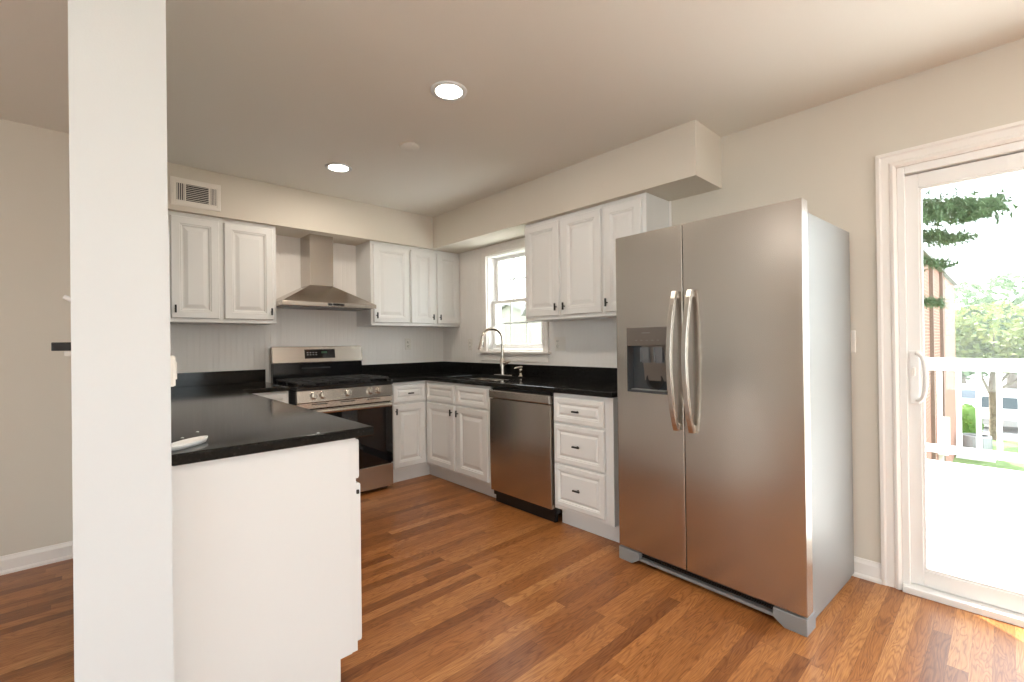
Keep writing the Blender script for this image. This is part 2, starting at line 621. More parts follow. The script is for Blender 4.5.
o = beadboard('trim_3', 2.7185, 0.90, ZS, 'off-white beadboard panelling behind the range and hood')
o.location = (XP1, 0, 0)
o = beadboard('trim_4', 2.68, 0.90, ZS, 'off-white beadboard panelling around the sink window', holes=[(0.76, 1.513, 1.13, 2.06)])
o.location = (0, -0.0, 0)
o.rotation_euler = (0, 0, -PI / 2)
struct(MB().box(XP1, XP1 + 0.0025, YP, -0.02, 0.0, 1.525).build('trim_5', M_POST), 'white panel edge on the kitchen side of the partition', 'trim')

# baseboards
def baseboard(name, x0, y0, x1, y1, nx, ny, label, h=0.095, t=0.014):
    d = Vector((x1 - x0, y1 - y0))
    L = d.length
    m = MB().prism([(0, 0), (-t - 0.010, 0), (-t - 0.010, 0.012), (-t - 0.004, 0.019), (-t, 0.020), (-t, h - 0.022), (-t * 0.55, h - 0.008), (-t * 0.4, h), (0, h)], 'x', 0, L)
    ang = math.atan2(d.y, d.x)
    o = m.build(name, M_TRIM)
    o.location = (x0, y0, 0)
    o.rotation_euler = (0, 0, ang)
    return struct(o, label, 'baseboard')


baseboard('baseboard_right', 0, -3.60, 0, DY1 + 0.078, -1, 0, 'white baseboard between refrigerator and patio door')
baseboard('baseboard_far', XW, -0.494, XP0, -0.494, 0, -1, 'white baseboard in the adjoining room')
o = baseboard('baseboard_left', XP0, -0.494, XP0, YP, -1, 0, 'white baseboard on the left face of the partition')
o.scale = (1, -1, 1)
baseboard('baseboard_rear', 0, DY0 - 0.08, 0, YR, -1, 0, 'white baseboard beyond the patio door')

# ------------------------------------------------------------------ kitchen window
wnd = struct(thing('window_1', '', 'window'), 'white double-hung window with grids over the sink', 'window')
cs = MB()
cw = 0.066
prof = [(0, 0.0), (0, 0.018), (0.012, 0.020), (0.045, 0.016), (0.052, 0.022), (cw, 0.022), (cw, 0.0)]
def casing(m, y0, y1, z0, z1, bottom=False, out=(lambda d: -d)):
    """picture-frame casing round an opening in the wall x=0, mitred"""
    P = lambda y, z, d: (out(d), y, z)
    sides = [((y1, z0), (y1, z1), (1, 0), (1, 1)), ((y1, z1), (y0, z1), (1, 1), (-1, 1)), ((y0, z1), (y0, z0), (-1, 1), (-1, 0))]
    for (ay, az), (by, bz), (ady, adz), (bdy, bdz) in sides:
        v = []
        for w, d in prof:
            v.append(P(ay + ady * (cw - w), az + adz * (cw - w), d))
            v.append(P(by + bdy * (cw - w), bz + bdz * (cw - w), d))
        n = len(prof)
        m.add(v, [(2 * i, 2 * i + 1, 2 * ((i + 1) % n) + 1, 2 * ((i + 1) % n)) for i in range(n)])
        m.add([v[2 * i] for i in range(n)], [tuple(range(n))])
        m.add([v[2 * i + 1] for i in range(n)], [tuple(reversed(range(n)))])
    return m
casing(cs, WY0 + 0.004, WY1 - 0.004, WZ0 - 0.012, WZ1 - 0.004, out=lambda d: -d - 0.009)
cs.build('casing', M_TRIM, wnd)
MB().box(-0.060, 0.05, WY0 - 0.085, WY1 + 0.125, WZ0 - 0.028, WZ0 - 0.008).build('sill', M_TRIM, wnd, bevel=0.004)
MB().box(-0.022, -0.009, WY0 - 0.06, WY1 + 0.10, WZ0 - 0.10, WZ0 - 0.029).build('apron', M_TRIM, wnd, bevel=0.003)
jm = MB()
for a, b_, c, d in ((WY1 - 0.012, WY1, WZ0, WZ1), (WY0, WY0 + 0.012, WZ0, WZ1), (WY0, WY1, WZ1 - 0.012, WZ1), (WY0, WY1, WZ0 - 0.008, WZ0 + 0.012)):
    jm.box(-0.010, 0.16, a, b_, c, d)
jm.build('jamb', M_VINYL, wnd)


def sash(name, x, y0, y1, z0, z1, st=0.038, cols=3, rows=2, bot=0.045):
    r = MB()
    t = 0.028
    r.box(x, x + t, y0, y0 + st, z0, z1).box(x, x + t, y1 - st, y1, z0, z1)
    r.box(x, x + t, y0 + st, y1 - st, z0, z0 + bot).box(x, x + t, y0 + st, y1 - st, z1 - st * 0.8, z1)
    o = r.build(name, M_VINYL, wnd, bevel=0.003)
    g = MB()
    gy0, gy1, gz0, gz1 = y0 + st, y1 - st, z0 + bot, z1 - st * 0.8
    for i in range(1, cols):
        yy = gy0 + (gy1 - gy0) * i / cols
        g.box(x + 0.011, x + 0.019, yy - 0.007, yy + 0.007, gz0, gz1)
    for j in range(1, rows):
        zz = gz0 + (gz1 - gz0) * j / rows
        g.box(x + 0.0115, x + 0.0185, gy0, gy1, zz - 0.007, zz + 0.007)
    g.build('grid', M_VINYL, o)
    MB().box(x + 0.009, x + 0.010, gy0 - 0.004, gy1 + 0.004, gz0 - 0.004, gz1 + 0.004).build('pane', 'glass', o)
    return o


ZM = 1.60
sash('upper_sash', 0.085, WY0 + 0.014, WY1 - 0.014, ZM - 0.018, WZ1 - 0.014, bot=0.036)
lo = sash('lower_sash', 0.045, WY0 + 0.014, WY1 - 0.014, WZ0 + 0.014, ZM + 0.018)
MB().box(0.028, 0.045, -1.11, -1.05, ZM + 0.002, ZM + 0.016).build('sash_lock', M_VINYL, lo, bevel=0.002)

# ------------------------------------------------------------------ sliding patio door
dr = struct(thing('door_1', '', 'door'), 'white sliding glass patio door beside the refrigerator', 'door')
c2 = MB()
cw = 0.078
prof = [(0, 0.0), (0, 0.020), (0.014, 0.022), (0.022, 0.017), (0.050, 0.016), (0.056, 0.022), (0.066, 0.024), (cw, 0.014), (cw, 0.0)]
casing(c2, DY0, DY1, 0.0, DZ1)
c2.build('casing', M_TRIM, dr)
fr = MB()
for a, b_, c, d in ((DY1 - 0.028, DY1, 0, DZ1), (DY0, DY0 + 0.028, 0, DZ1), (DY0 + 0.028, DY1 - 0.028, DZ1 - 0.036, DZ1)):
    fr.box(-0.004, 0.15, a, b_, c, d)
fr.box(0.064, 0.080, DY0 + 0.028, DY1 - 0.028, DZ1 - 0.062, DZ1 - 0.037)
fr.build('frame', M_VINYL, dr, bevel=0.003)
sl = MB().box(-0.035, 0.17, DY0, DY1 - 0.002, -0.002, 0.030).box(0.028, 0.036, DY0, DY1 - 0.03, 0.030, 0.045).box(0.095, 0.103, DY0, DY1 - 0.03, 0.030, 0.045)
sl.build('sill_track', M_VINYL, dr, bevel=0.004)


def slider(name, x, y0, y1, sw=0.052):
    m = MB()
    z0, z1 = 0.034, DZ1 - 0.042
    t = 0.040
    m.box(x, x + t, y0, y0 + sw, z0, z1).box(x, x + t, y1 - sw, y1, z0, z1)
    m.box(x, x + t, y0 + sw, y1 - sw, z0, 0.108).box(x, x + t, y0 + sw, y1 - sw, 1.925, z1)
    o = m.build(name, M_VINYL, dr, bevel=0.003)
    b_ = MB()
    for a, bb, c, d in ((y0 + sw, y0 + sw + 0.010, 0.108, 1.925), (y1 - sw - 0.010, y1 - sw, 0.108, 1.925), (y0 + sw + 0.01, y1 - sw - 0.01, 0.108, 0.118), (y0 + sw + 0.01, y1 - sw - 0.01, 1.915, 1.925)):
        b_.box(x + 0.006, x + t - 0.006, a, bb, c, d)
    b_.build('glazing_bead', M_VINYL, o)
    MB().box(x + 0.019, x + 0.0205, y0 + sw, y1 - sw, 0.108, 1.925).build('pane', 'glass', o)
    return o


s1 = slider('sliding_panel', 0.020, -4.78, DY1 - 0.024)
slider('fixed_panel', 0.085, DY0 + 0.026, -4.73)
hp = MB().box(0.012, 0.020, -3.918, -3.880, 0.895, 1.150)
hpo = hp.build('handle', M_VINYL, s1, bevel=0.004)
pts = [(0.014, -3.910, 1.135), (-0.012, -3.920, 1.132), (-0.030, -3.936, 1.105), (-0.036, -3.944, 1.025), (-0.030, -3.936, 0.945), (-0.012, -3.920, 0.918), (0.014, -3.910, 0.915)]
def smooth_path(p, k=6):
    p = [Vector(q) for q in p]
    out = []
    for i in range(len(p) - 1):
        a, b_, c, d = p[max(i - 1, 0)], p[i], p[i + 1], p[min(i + 2, len(p) - 1)]
        for j in range(k):
            t = j / k
            out.append(0.5 * ((2 * b_) + (c - a) * t + (2 * a - 5 * b_ + 4 * c - d) * t * t + (3 * b_ - a - 3 * c + d) * t ** 3))
    out.append(p[-1])
    return out
MB().tube(smooth_path(pts), 0.009, 10).build('grip', M_VINYL, hpo)
MB().box(0.004, 0.012, -3.904, -3.892, 1.03, 1.07).build('latch', M_PLATE, hpo, bevel=0.003)

# rear windows, behind the camera
def rear_window(i, x0, x1):
    w = struct(thing('window_%d' % i, '', 'window'), 'wide white window in the rear wall', 'window')
    m = MB()
    y = YR - 0.08
    for a, b_, c, d in ((x0, x0 + 0.05, 0.35, 2.25), (x1 - 0.05, x1, 0.35, 2.25), (x0 + .05, x1 - .05, 0.35, 0.40), (x0 + .05, x1 - .05, 2.20, 2.25), (x0 + .05, x1 - .05, 1.33, 1.37)):
        m.box(a, b_, y, y + 0.05, c, d)
    m.build('frame', M_VINYL, w)
    MB().box(x0 + .05, x1 - .05, y + 0.02, y + 0.022, 0.40, 2.20).build('pane', 'glass', w)
rear_window(2, -5.6, -4.4)
w = struct(thing('window_4', '', 'window'), 'unseen window added in the side wall of the adjoining room to light the kitchen', 'window')  # added out of view to light the surfaces that face the side room
m = MB()
for a, b_, c, d in ((-6.2, -6.15, 0.35, 2.25), (-3.55, -3.5, 0.35, 2.25), (-6.15, -3.55, 0.35, 0.40), (-6.15, -3.55, 2.20, 2.25), (-4.88, -4.82, 0.40, 2.20)):
    m.box(XW - 0.10, XW - 0.05, a, b_, c, d)
m.build('frame', M_VINYL, w)
MB().box(XW - 0.08, XW - 0.078, -6.15, -3.55, 0.40, 2.20).build('pane', 'glass', w)
rear_window(3, -2.2, -1.1)

# ------------------------------------------------------------------ cabinets
DOORP = [(0, 0), (0, 0.015), (0.005, 0.020), (0.048, 0.020), (0.053, 0.016), (0.058, 0.0165), (0.066, 0.009), (0.074, 0.009), (0.098, 0.0165), (0.101, 0.0165)]
DRAWP = [(0, 0), (0, 0.014), (0.006, 0.020), (0.030, 0.020), (0.034, 0.016), (0.038, 0.0165), (0.044, 0.010), (0.049, 0.010), (0.062, 0.0165), (0.064, 0.0165)]


def t_handle(parent, x, z, vert, name='handle'):
    m = MB()
    m.cyl((x, -0.0165, z), (x, -0.042, z), 0.0042, 0.0042, 10)
    L = 0.027
    if vert:
        m.box(x - 0.0055, x + 0.0055, -0.048, -0.038, z - L, z + L)
    else:
        m.box(x - L, x + L, -0.048, -0.038, z - 0.0055, z + 0.0055)
    return m.build(name, M_BLACK, parent, bevel=0.0015)


def door(root, x0, x1, z0, z1, hx=None, hz=None):
    o = MB().rings(x0, x1, z0, z1, DOORP).build('door', M_CAB, root)
    if hx is not None:
        t_handle(o, hx, hz, True)
    return o


def drawer(root, x0, x1, z0, z1, handle=True, name='drawer'):
    o = MB().rings(x0, x1, z0, z1, DRAWP).build(name, M_CAB, root)
    if handle:
        t_handle(o, (x0 + x1) / 2, (z0 + z1) / 2, False)
    return o


def base_body(root, w, depth, zt=0.879, toe=0.048, x0=0.0, toe_x1=None):
    MB().box(x0, w, 0, depth, 0.113, zt).build('body', M_CAB, root, bevel=0.0015)
    MB().box(x0, w, toe, toe + 0.015, 0, 0.113).build('toe_kick', M_CAB, root)


GB = 'white base cabinets'
GW = 'white wall cabinets'
YF, XF = -0.608, -0.608          # faces of the range-wall and window-wall base cabinets
BZ = 0.879
# right of the range
r = thing('base_cabinet', 'white base cabinet with one drawer and one door just right of the range', 'cabinet', (-0.962, YF, 0), 0, GB)
MB().box(0, 0.352, 0, 0.597, 0.118, BZ).build('body', M_CAB, r, bevel=0.0015)
MB().box(0, 0.425, 0.072, 0.087, 0, 0.118).build('toe_kick', M_CAB, r)
drawer(r, 0.012, 0.330, 0.705, 0.858)
door(r, 0.012, 0.330, 0.142, 0.688, 0.032, 0.632)
# sink base on the window wall (local x runs toward the camera, -y world)
r = thing('base_cabinet', 'white sink base cabinet below the window, two doors under two blank drawer fronts', 'cabinet', (XF, -0.608, 0), -PI / 2, GB)
MB().box(0.0, 0.892, 0, 0.597, 0.118, 0.66).box(0.0, 0.892, 0, 0.05, 0.66, BZ).box(0.0, 0.02, 0.05, 0.597, 0.66, BZ).box(0.872, 0.892, 0.05, 0.597, 0.66, BZ).build('body', M_CAB, r, bevel=0.0015)
MB().box(-0.072, 0.892, 0.072, 0.087, 0, 0.118).build('toe_kick', M_CAB, r)
drawer(r, 0.024, 0.440, 0.705, 0.858, False, 'false_drawer_front')
drawer(r, 0.478, 0.874, 0.705, 0.858, False, 'false_drawer_front')
door(r, 0.024, 0.440, 0.142, 0.688, 0.418, 0.632)
door(r, 0.482, 0.874, 0.142, 0.688, 0.504, 0.632)
# drawer stack by the fridge
r = thing('base_cabinet', 'white three-drawer base cabinet between dishwasher and refrigerator', 'cabinet', (XF, -2.150, 0), -PI / 2, GB)
MB().box(0, 0.468, 0, 0.597, 0.118, BZ).build('body', M_CAB, r, bevel=0.0015)
MB().box(0, 0.468, 0.072, 0.087, 0, 0.118).build('toe_kick', M_CAB, r)
drawer(r, 0.014, 0.412, 0.694, 0.854)
drawer(r, 0.014, 0.412, 0.430, 0.678)
drawer(r, 0.014, 0.412, 0.146, 0.414)
# left of the range
r = thing('base_cabinet', 'white base cabinet left of the range, mostly hidden by the near counter', 'cabinet', (-2.150, YF, 0), 0, GB)
MB().box(0, 0.364, 0, 0.597, 0.118, BZ).build('body', M_CAB, r, bevel=0.0015)
MB().box(-0.02, 0.364, 0.072, 0.087, 0, 0.118).build('toe_kick', M_CAB, r)
drawer(r, 0.03, 0.350, 0.725, 0.866)
door(r, 0.03, 0.350, 0.150, 0.708, 0.05, 0.655)
# along the partition, facing +x; the near one shows its plain end panel
XC = -2.170
YE = -2.592
r = thing('base_cabinet', 'white base cabinet with a plain end panel under the near counter end', 'cabinet', (XC, YE, 0), PI / 2, GB)
MB().box(0.010, 0.93, 0, 0.546, 0.108, BZ).build('body', M_CAB, r, bevel=0.0015)
MB().box(0.006, 0.93, 0.065, 0.080, 0, 0.108).build('toe_kick', M_CAB, r)
pn = MB().prism([(0.022, 0.108), (0.065, 0.108), (0.065, 0.0), (0.546, 0.0), (0.546, BZ), (0.022, BZ)], 'x', -0.004, 0.010)
pn.build('end_panel', M_CAB, r, bevel=0.0015)
MB().box(0.0, 0.010, 0.0, 0.0215, 0.108, BZ).build('corner_stile', M_CAB, r, bevel=0.0012)
drawer(r, 0.012, 0.452, 0.725, 0.866)
drawer(r, 0.470, 0.912, 0.725, 0.866)
d_ = door(r, 0.004, 0.452, 0.140, 0.708, 0.432, 0.655)
MB().box(-0.003, 0.012, -0.010, -0.003, 0.672, 0.686).build('hinge', M_BLACK, d_)
door(r, 0.470, 0.912, 0.140, 0.708, 0.490, 0.655)
r = thing('base_cabinet', 'white base cabinet in the far inner corner of the near counter', 'cabinet', (XC, -1.660, 0), PI / 2, GB)
MB().box(0, 0.955, 0, 0.546, 0.108, BZ).build('body', M_CAB, r, bevel=0.0015)
MB().box(0, 0.955, 0.065, 0.080, 0, 0.108).build('toe_kick', M_CAB, r)
drawer(r, 0.018, 0.452, 0.725, 0.866)
drawer(r, 0.470, 0.900, 0.725, 0.866)
door(r, 0.018, 0.452, 0.150, 0.708, 0.432, 0.655)
door(r, 0.470, 0.900, 0.150, 0.708, 0.490, 0.655)

# wall cabinets
UZ0, UZ1 = 1.387, ZS - 0.001
HZ = UZ0 + 0.085


def wall_cab(label, loc, rz, w, depth, doors):
    r = thing('wall_cabinet', label, 'cabinet', loc, rz, GW)
    b_ = MB().box(0, w, 0, depth, UZ0, UZ1)
    b_.build('body', M_CAB, r, bevel=0.0015)
    MB().box(-0.001, w + 0.001, -0.012, depth, UZ0 - 0.006, UZ0 + 0.006).build('bottom_rail', M_CAB, r, bevel=0.003)
    for x0, x1, hx in doors:
        door(r, x0, x1, UZ0 + 0.022, UZ1 - 0.030, hx, HZ)
    return r


YU = -0.308
DU = -YU - 0.010
wall_cab('white two-door wall cabinet left of the hood, below the air vent', (-2.7065, YU, 0), 0, 0.931, DU,
         [(0.262, 0.546, 0.284), (0.578, 0.906, 0.888)])
wall_cab('white single-door wall cabinet directly right of the hood', (-0.990, YU, 0), 0, 0.396, DU, [(0.022, 0.384, 0.046)])
wall_cab('narrow two-door wall cabinet in the corner left of the window', (-0.593, YU, 0), 0, 0.583, DU,
         [(0.010, 0.268, 0.246), (0.306, 0.578, 0.328)])
XU = -0.298
DUR = -XU - 0.010
wall_cab('white two-door wall cabinet right of the sink window', (XU, -1.590, 0), -PI / 2, 0.754, DUR,
         [(0.010, 0.362, 0.340), (0.396, 0.740, 0.418)])
wall_cab('white single-door wall cabinet partly behind the refrigerator top', (XU, -2.345, 0), -PI / 2, 0.324, DUR, [(0.012, 0.296, 0.036)])

# ------------------------------------------------------------------ countertops
ZC0, ZC1 = 0.881, 0.914
# window-wall L: sink cut-out
SX0, SX1, SY0, SY1 = -0.520, -0.120, -1.475, -0.795
ct = MB().cells([-0.968, -0.640, SX0, SX1, -0.010], [-2.630, SY0, SY1, -0.640, -0.010], ZC0, ZC1, skip={(0, 0), (0, 1), (0, 2), (2, 1)})
c_r = ct.build('countertop', 'granite', bevel=0.006, seg=3)
tag(c_r, 'black granite countertop under the window, holding the sink', 'countertop')
MB().box(-0.968, -0.010, -0.030, -0.010, ZC1, 1.016).box(-0.030, -0.010, -2.630, -0.030, ZC1, 1.016).build('backsplash', 'granite', c_r, bevel=0.002)
XCR = -2.113
ct = MB().cells([XP1 + 0.004, XCR, -1.784], [-2.628, -0.640, -0.010], ZC0, ZC1, skip={(1, 0)})
c_l = ct.build('countertop', 'granite', bevel=0.007, seg=3)
tag(c_l, 'black granite countertop in the left foreground along the white partition', 'countertop')
MB().box(XP1 + 0.004, -1.784, -0.030, -0.010, ZC1, 1.016).build('backsplash', 'granite', c_l, bevel=0.002)

# sink: two undermount bowls
sk = thing('kitchen_sink', 'stainless undermount double-bowl sink set in the black counter below the window', 'sink', (-0.32, -1.135, 0.70))
def bowl(y0, y1):
    m = MB()
    x0, x1 = SX0 + 0.32 - 0.004, SX1 + 0.32 + 0.004
    z1, z0 = 0.1805, 0.0
    t = 0.006
    i = 0.03
    vo = [(x0, y0, z1), (x1, y0, z1), (x1, y1, z1), (x0, y1, z1), (x0 + i, y0 + i, z0), (x1 - i, y0 + i, z0), (x1 - i, y1 - i, z0), (x0 + i, y1 - i, z0)]
    vi = [(x0 + t, y0 + t, z1), (x1 - t, y0 + t, z1), (x1 - t, y1 - t, z1), (x0 + t, y1 - t, z1), (x0 + i + t, y0 + i + t, z0 + t), (x1 - i - t, y0 + i + t, z0 + t), (x1 - i - t, y1 - i - t, z0 + t), (x0 + i + t, y1 - i - t, z0 + t)]
    f = []
    for k in range(4):
        k2 = (k + 1) % 4
        f += [(k, k2, 4 + k2, 4 + k), (8 + k, 12 + k, 12 + k2, 8 + k2), (k, 8 + k, 8 + k2, k2)]
    f += [(7, 6, 5, 4), (12, 13, 14, 15)]
    m.add(vo + vi, f)
    o = m.build('bowl', M_HANDLE, sk, bevel=0.012, seg=3)
    cy = (y0 + y1) / 2
    MB().lathe([(0.0, 0.0125), (0.030, 0.0125), (0.042, 0.0075), (0.042, 0.006)], (0.0, cy, 0.0), 24).build('drain', M_CHROME, o)
bowl(-0.336, -0.004)
bowl(0.004, 0.336)

# faucet
FX, FY = -0.078, -1.055
fa = thing('kitchen_faucet', 'tall brushed-nickel gooseneck faucet in front of the window', 'faucet', (FX, FY, ZC1))
MB().lathe([(0.0, 0.0), (0.030, 0.0), (0.030, 0.006), (0.026, 0.008), (0.0, 0.008)], n=32).xf(lambda p: Vector((p.x, p.y * 4.2, p.z))).build('deck_plate', M_CHROME, fa)
MB().lathe([(0.026, 0.008), (0.0255, 0.02), (0.024, 0.06), (0.024, 0.135), (0.019, 0.150), (0.0145, 0.156)]).build('body', M_CHROME, fa)
sd = Vector((-0.93, 0.36, 0)).normalized()
pp = [Vector((0, 0, 0.14)), Vector((0, 0, 0.26)), Vector((0, 0, 0.31))]
for k in range(1, 10):
    a = PI * k / 10
    pp.append(Vector((0, 0, 0.325)) + sd * (0.097 * (1 - math.cos(a))) + Vector((0, 0, 0.100 * math.sin(a))))
pp.append(Vector((0, 0, 0.322)) + sd * 0.197)
MB().tube(pp, 0.0145, 14).build('spout', M_CHROME, fa)
h0 = Vector((0, 0, 0.324)) + sd * 0.197
h1 = Vector((0, 0, 0.234)) + sd * 0.216
hd = MB().tube([h0, h0.lerp(h1, 0.2), h0.lerp(h1, 0.8), h1], [0.0145, 0.0180, 0.021, 0.022], 16).build('spray_head', M_CHROME, fa)
MB().box(-0.006, 0.006, -0.006, 0.006, -0.012, 0.030).build('spray_button', M_BPLASTIC, hd, bevel=0.002, loc=h0.lerp(h1, 0.55) + Vector((0.012, -0.014, 0)))
MB().cyl((0, 0, 0.112), (0.0, -0.050, 0.112), 0.018, 0.018, 16).tube([(0.0, -0.048, 0.114), (0.0, -0.066, 0.120), (0.0, -0.100, 0.126)], [0.015, 0.010, 0.007], 10).build('lever_handle', M_CHROME, fa)
sp_ = thing('soap_dispenser', 'short brushed-nickel soap dispenser on the counter right of the faucet', 'soap dispenser', (-0.080, -1.296, ZC1))
MB().lathe([(0.0, 0.0), (0.024, 0.0), (0.024, 0.004), (0.013, 0.010), (0.012, 0.040), (0.016, 0.046), (0.016, 0.064), (0.010, 0.070), (0.0, 0.070)]).build('body', M_CHROME, sp_)
MB().tube([(0.012, 0, 0.078), (0, 0, 0.078), (-0.03, 0.02, 0.078), (-0.050, 0.034, 0.070)], [0.012, 0.014, 0.009, 0.006], 10).cyl((0, 0, 0.066), (0, 0, 0.08), 0.008).build('pump_spout', M_CHROME, sp_)

# ------------------------------------------------------------------ range
RX0, RX1 = -1.750, -0.974
RW = RX1 - RX0
rg = thing('gas_range', 'stainless steel gas range with black cooktop between the cabinets', 'range', (RX0, -0.655, 0))
D = 0.62        # local: x 0..RW, y 0 front face, +y to the wall
MB().box(0.004, RW - 0.004, 0.025, D, 0.030, 0.870).build('body', M_BENAMEL, rg, bevel=0.002)
MB().box(0.02, RW - 0.02, 0.06, D - 0.05, 0.0, 0.030).build('plinth', M_BPLASTIC, rg)
MB().box(0.006, RW - 0.006, -0.012, 0.025, 0.028, 0.215).build('storage_drawer', M_STEEL_H, rg, bevel=0.004)
ov = MB().box(0.006, RW - 0.006, -0.015, 0.025, 0.222, 0.728).build('oven_door', M_STEEL_H, rg, bevel=0.004)
MB().box(0.012, RW - 0.012, -0.020, -0.014, 0.224, 0.700).build('door_glass', M_BGLASS, ov, bevel=0.002)
MB().box(0.115, RW - 0.115, -0.0215, -0.0195, 0.310, 0.620).build('viewing_window', M_BGLASS, ov)
hb = MB()
hb.tube([(0.045, -0.060, 0.752), (RW - 0.045, -0.060, 0.752)], 0.0125, 16)
hb.box(0.040, 0.064, -0.062, -0.012, 0.742, 0.762).box(RW - 0.064, RW - 0.040, -0.062, -0.012, 0.742, 0.762)
hb.xf(lambda p: Vector((p.x, p.y, 0.713 + (p.z - 0.752) * 1.25)))
hb.build('oven_handle', M_HANDLE, ov, bevel=0.002)
vt = MB().box(0.006, RW - 0.006, -0.008, 0.025, 0.736, 0.778).build('vent_strip', M_STEEL_H, rg, bevel=0.002)
for k in range(3):
    cx = RW * (0.22 + 0.28 * k)
    MB().box(cx - 0.06, cx + 0.056, -0.0095, -0.0075, 0.764, 0.770).build('vent_slot', M_DARK, vt)
cp = MB().prism([(-0.016, 0.783), (0.03, 0.783), (0.03, 0.874), (-0.002, 0.874)], 'x', 0.003, RW - 0.003).build('control_panel', M_STEEL_H, rg, bevel=0.003)
for kx in (0.122, 0.190, 0.384, 0.576, 0.646):
    kk = MB().lathe([(0.0285, 0.0), (0.0285, 0.006), (0.025, 0.008), (0.023, 0.032), (0.020, 0.035), (0.0, 0.035)], n=24, axis='y')
    kk.box(-0.005, 0.005, -0.043, -0.032, -0.022, 0.022)
    ko = kk.build('knob', M_HANDLE, cp, bevel=0.001)
    ko.location = (kx, -0.008, 0.832)
    ko.rotation_euler = (math.radians(-9), 0, 0)
# cooktop
MB().box(0.0, RW, -0.012, D - 0.03, 0.875, 0.897).box(0.0, RW, -0.012, 0.02, 0.897, 0.904).build('cooktop', M_BENAMEL, rg, bevel=0.005, seg=3)
for bx, by, br in ((0.15, 0.15, 0.045), (0.15, 0.42, 0.036), (0.38, 0.285, 0.050), (0.61, 0.15, 0.040), (0.61, 0.42, 0.034)):
    MB().lathe([(0.0, 0.0), (br, 0.0), (br, 0.008), (br * 0.8, 0.012), (br * 0.78, 0.020), (br * 0.6, 0.023), (0.0, 0.023)], (bx, by, 0.897), 24).build('burner', M_IRON, rg)
for gx0, gx1 in ((0.018, 0.256), (0.262, 0.500), (0.506, RW - 0.018)):
    g = MB()
    z0, z1 = 0.922, 0.936
    gy0, gy1 = 0.022, 0.545
    b_ = 0.012
    g.box(gx0, gx1, gy0, gy0 + b_, z0, z1).box(gx0, gx1, gy1 - b_, gy1, z0, z1)
    g.box(gx0, gx0 + b_, gy0, gy1, z0, z1).box(gx1 - b_, gx1, gy0, gy1, z0, z1)
    cx = (gx0 + gx1) / 2
    g.box(cx - b_ / 2, cx + b_ / 2, gy0, gy1, z0, z1 + 0.002)
    for yy in (0.15, 0.285, 0.42):
        g.box(gx0, gx1, yy - b_ / 2, yy + b_ / 2, z0, z1 + 0.002)
    for xx in (gx0 + 0.002, gx1 - b_ - 0.002):
        for yy in (gy0 + 0.002, gy1 - b_ - 0.002, 0.28):
            g.box(xx, xx + b_, yy, yy + b_, 0.897, z0)
    g.build('grate', M_IRON, rg, bevel=0.003)
# backguard
bgz = 1.200
MB().box(0.004, RW - 0.004, D - 0.055, D, 0.875, 1.060).build('backguard_base', M_BENAMEL, rg, bevel=0.003)
MB().box(0.23, RW - 0.30, D - 0.059, D - 0.055, 1.008, 1.020).build('steam_vent', M_IRON, rg)
bg_ = MB().prism([(D - 0.066, 1.062), (D, 1.062), (D, bgz), (D - 0.040, bgz)], 'x', 0.0, RW).build('backguard', M_STEEL_H, rg, bevel=0.004)
def on_guard(x0, x1, z0, z1, t0, t1):
    m = MB()
    yy = lambda z, t: D - 0.066 + (z - 1.062) / (bgz - 1.062) * 0.026 - t
    v = []
    for t in (t0, t1):
        v += [(x0, yy(z0, t), z0), (x1, yy(z0, t), z0), (x1, yy(z1, t), z1), (x0, yy(z1, t), z1)]
    m.add(v, [(3, 2, 1, 0), (4, 5, 6, 7), (0, 1, 5, 4), (1, 2, 6, 5), (2, 3, 7, 6), (3, 0, 4, 7)])
    return m
dsp = on_guard(0.258, 0.520, 1.096, 1.174, -0.002, 0.0015).build('display', M_BGLASS, bg_)
for k in range(4):
    on_guard(0.276 + k * 0.024, 0.290 + k * 0.024, 1.124, 1.131, 0.0014, 0.0019).build('display_button', MATS.get('grey_plastic'), dsp)
    on_guard(0.276 + k * 0.024, 0.290 + k * 0.024, 1.142, 1.149, 0.0014, 0.0019).build('display_button', MATS.get('grey_plastic'), dsp)
on_guard(0.400, 0.450, 1.138, 1.156, 0.0014, 0.0019).build('clock_digits', mat('clock_green', (0.03, 0.10, 0.05), 0.3), dsp)

# ------------------------------------------------------------------ range hood
hx = -1.388
hd = thing('range_hood', 'stainless steel pyramid chimney hood mounted above the gas range', 'range hood', (hx, -0.010, 1.524))
hw, hdp = 0.387, 0.428
MB().box(-hw, hw, -hdp, 0, 0.0, 0.032).build('lip', M_STEEL_HD, hd, bevel=0.002)
fl = MB()
cx0, cx1, cyd, zc = -0.116, 0.080, 0.228, 0.190
b4 = [(-hw, -hdp, 0.032), (hw, -hdp, 0.032), (hw, 0, 0.032), (-hw, 0, 0.032)]
t4 = [(cx0 + 0.012, -cyd, zc), (cx1 + 0.012, -cyd, zc), (cx1 + 0.012, 0, zc), (cx0 + 0.012, 0, zc)]
fl.add(b4 + t4, [(3, 2, 1, 0), (4, 5, 6, 7)] + [(i, (i + 1) % 4, 4 + (i + 1) % 4, 4 + i) for i in range(4)])
fl.build('canopy', M_STEEL_HD, hd, bevel=0.002)
MB().box(cx0 + 0.012, cx1 + 0.012, -cyd, 0, zc, ZS - 1.525).build('chimney', M_STEEL_HD, hd, bevel=0.002)
bt = MB().box(-0.035, 0.100, -hdp - 0.002, -hdp + 0.001, 0.009, 0.026).build('control_strip', M_BPLASTIC, hd)
for k in range(4):
    MB().box(-0.028 + k * 0.032, -0.006 + k * 0.032, -hdp - 0.004, -hdp - 0.001, 0.012, 0.023).build('button', M_BENAMEL, bt)
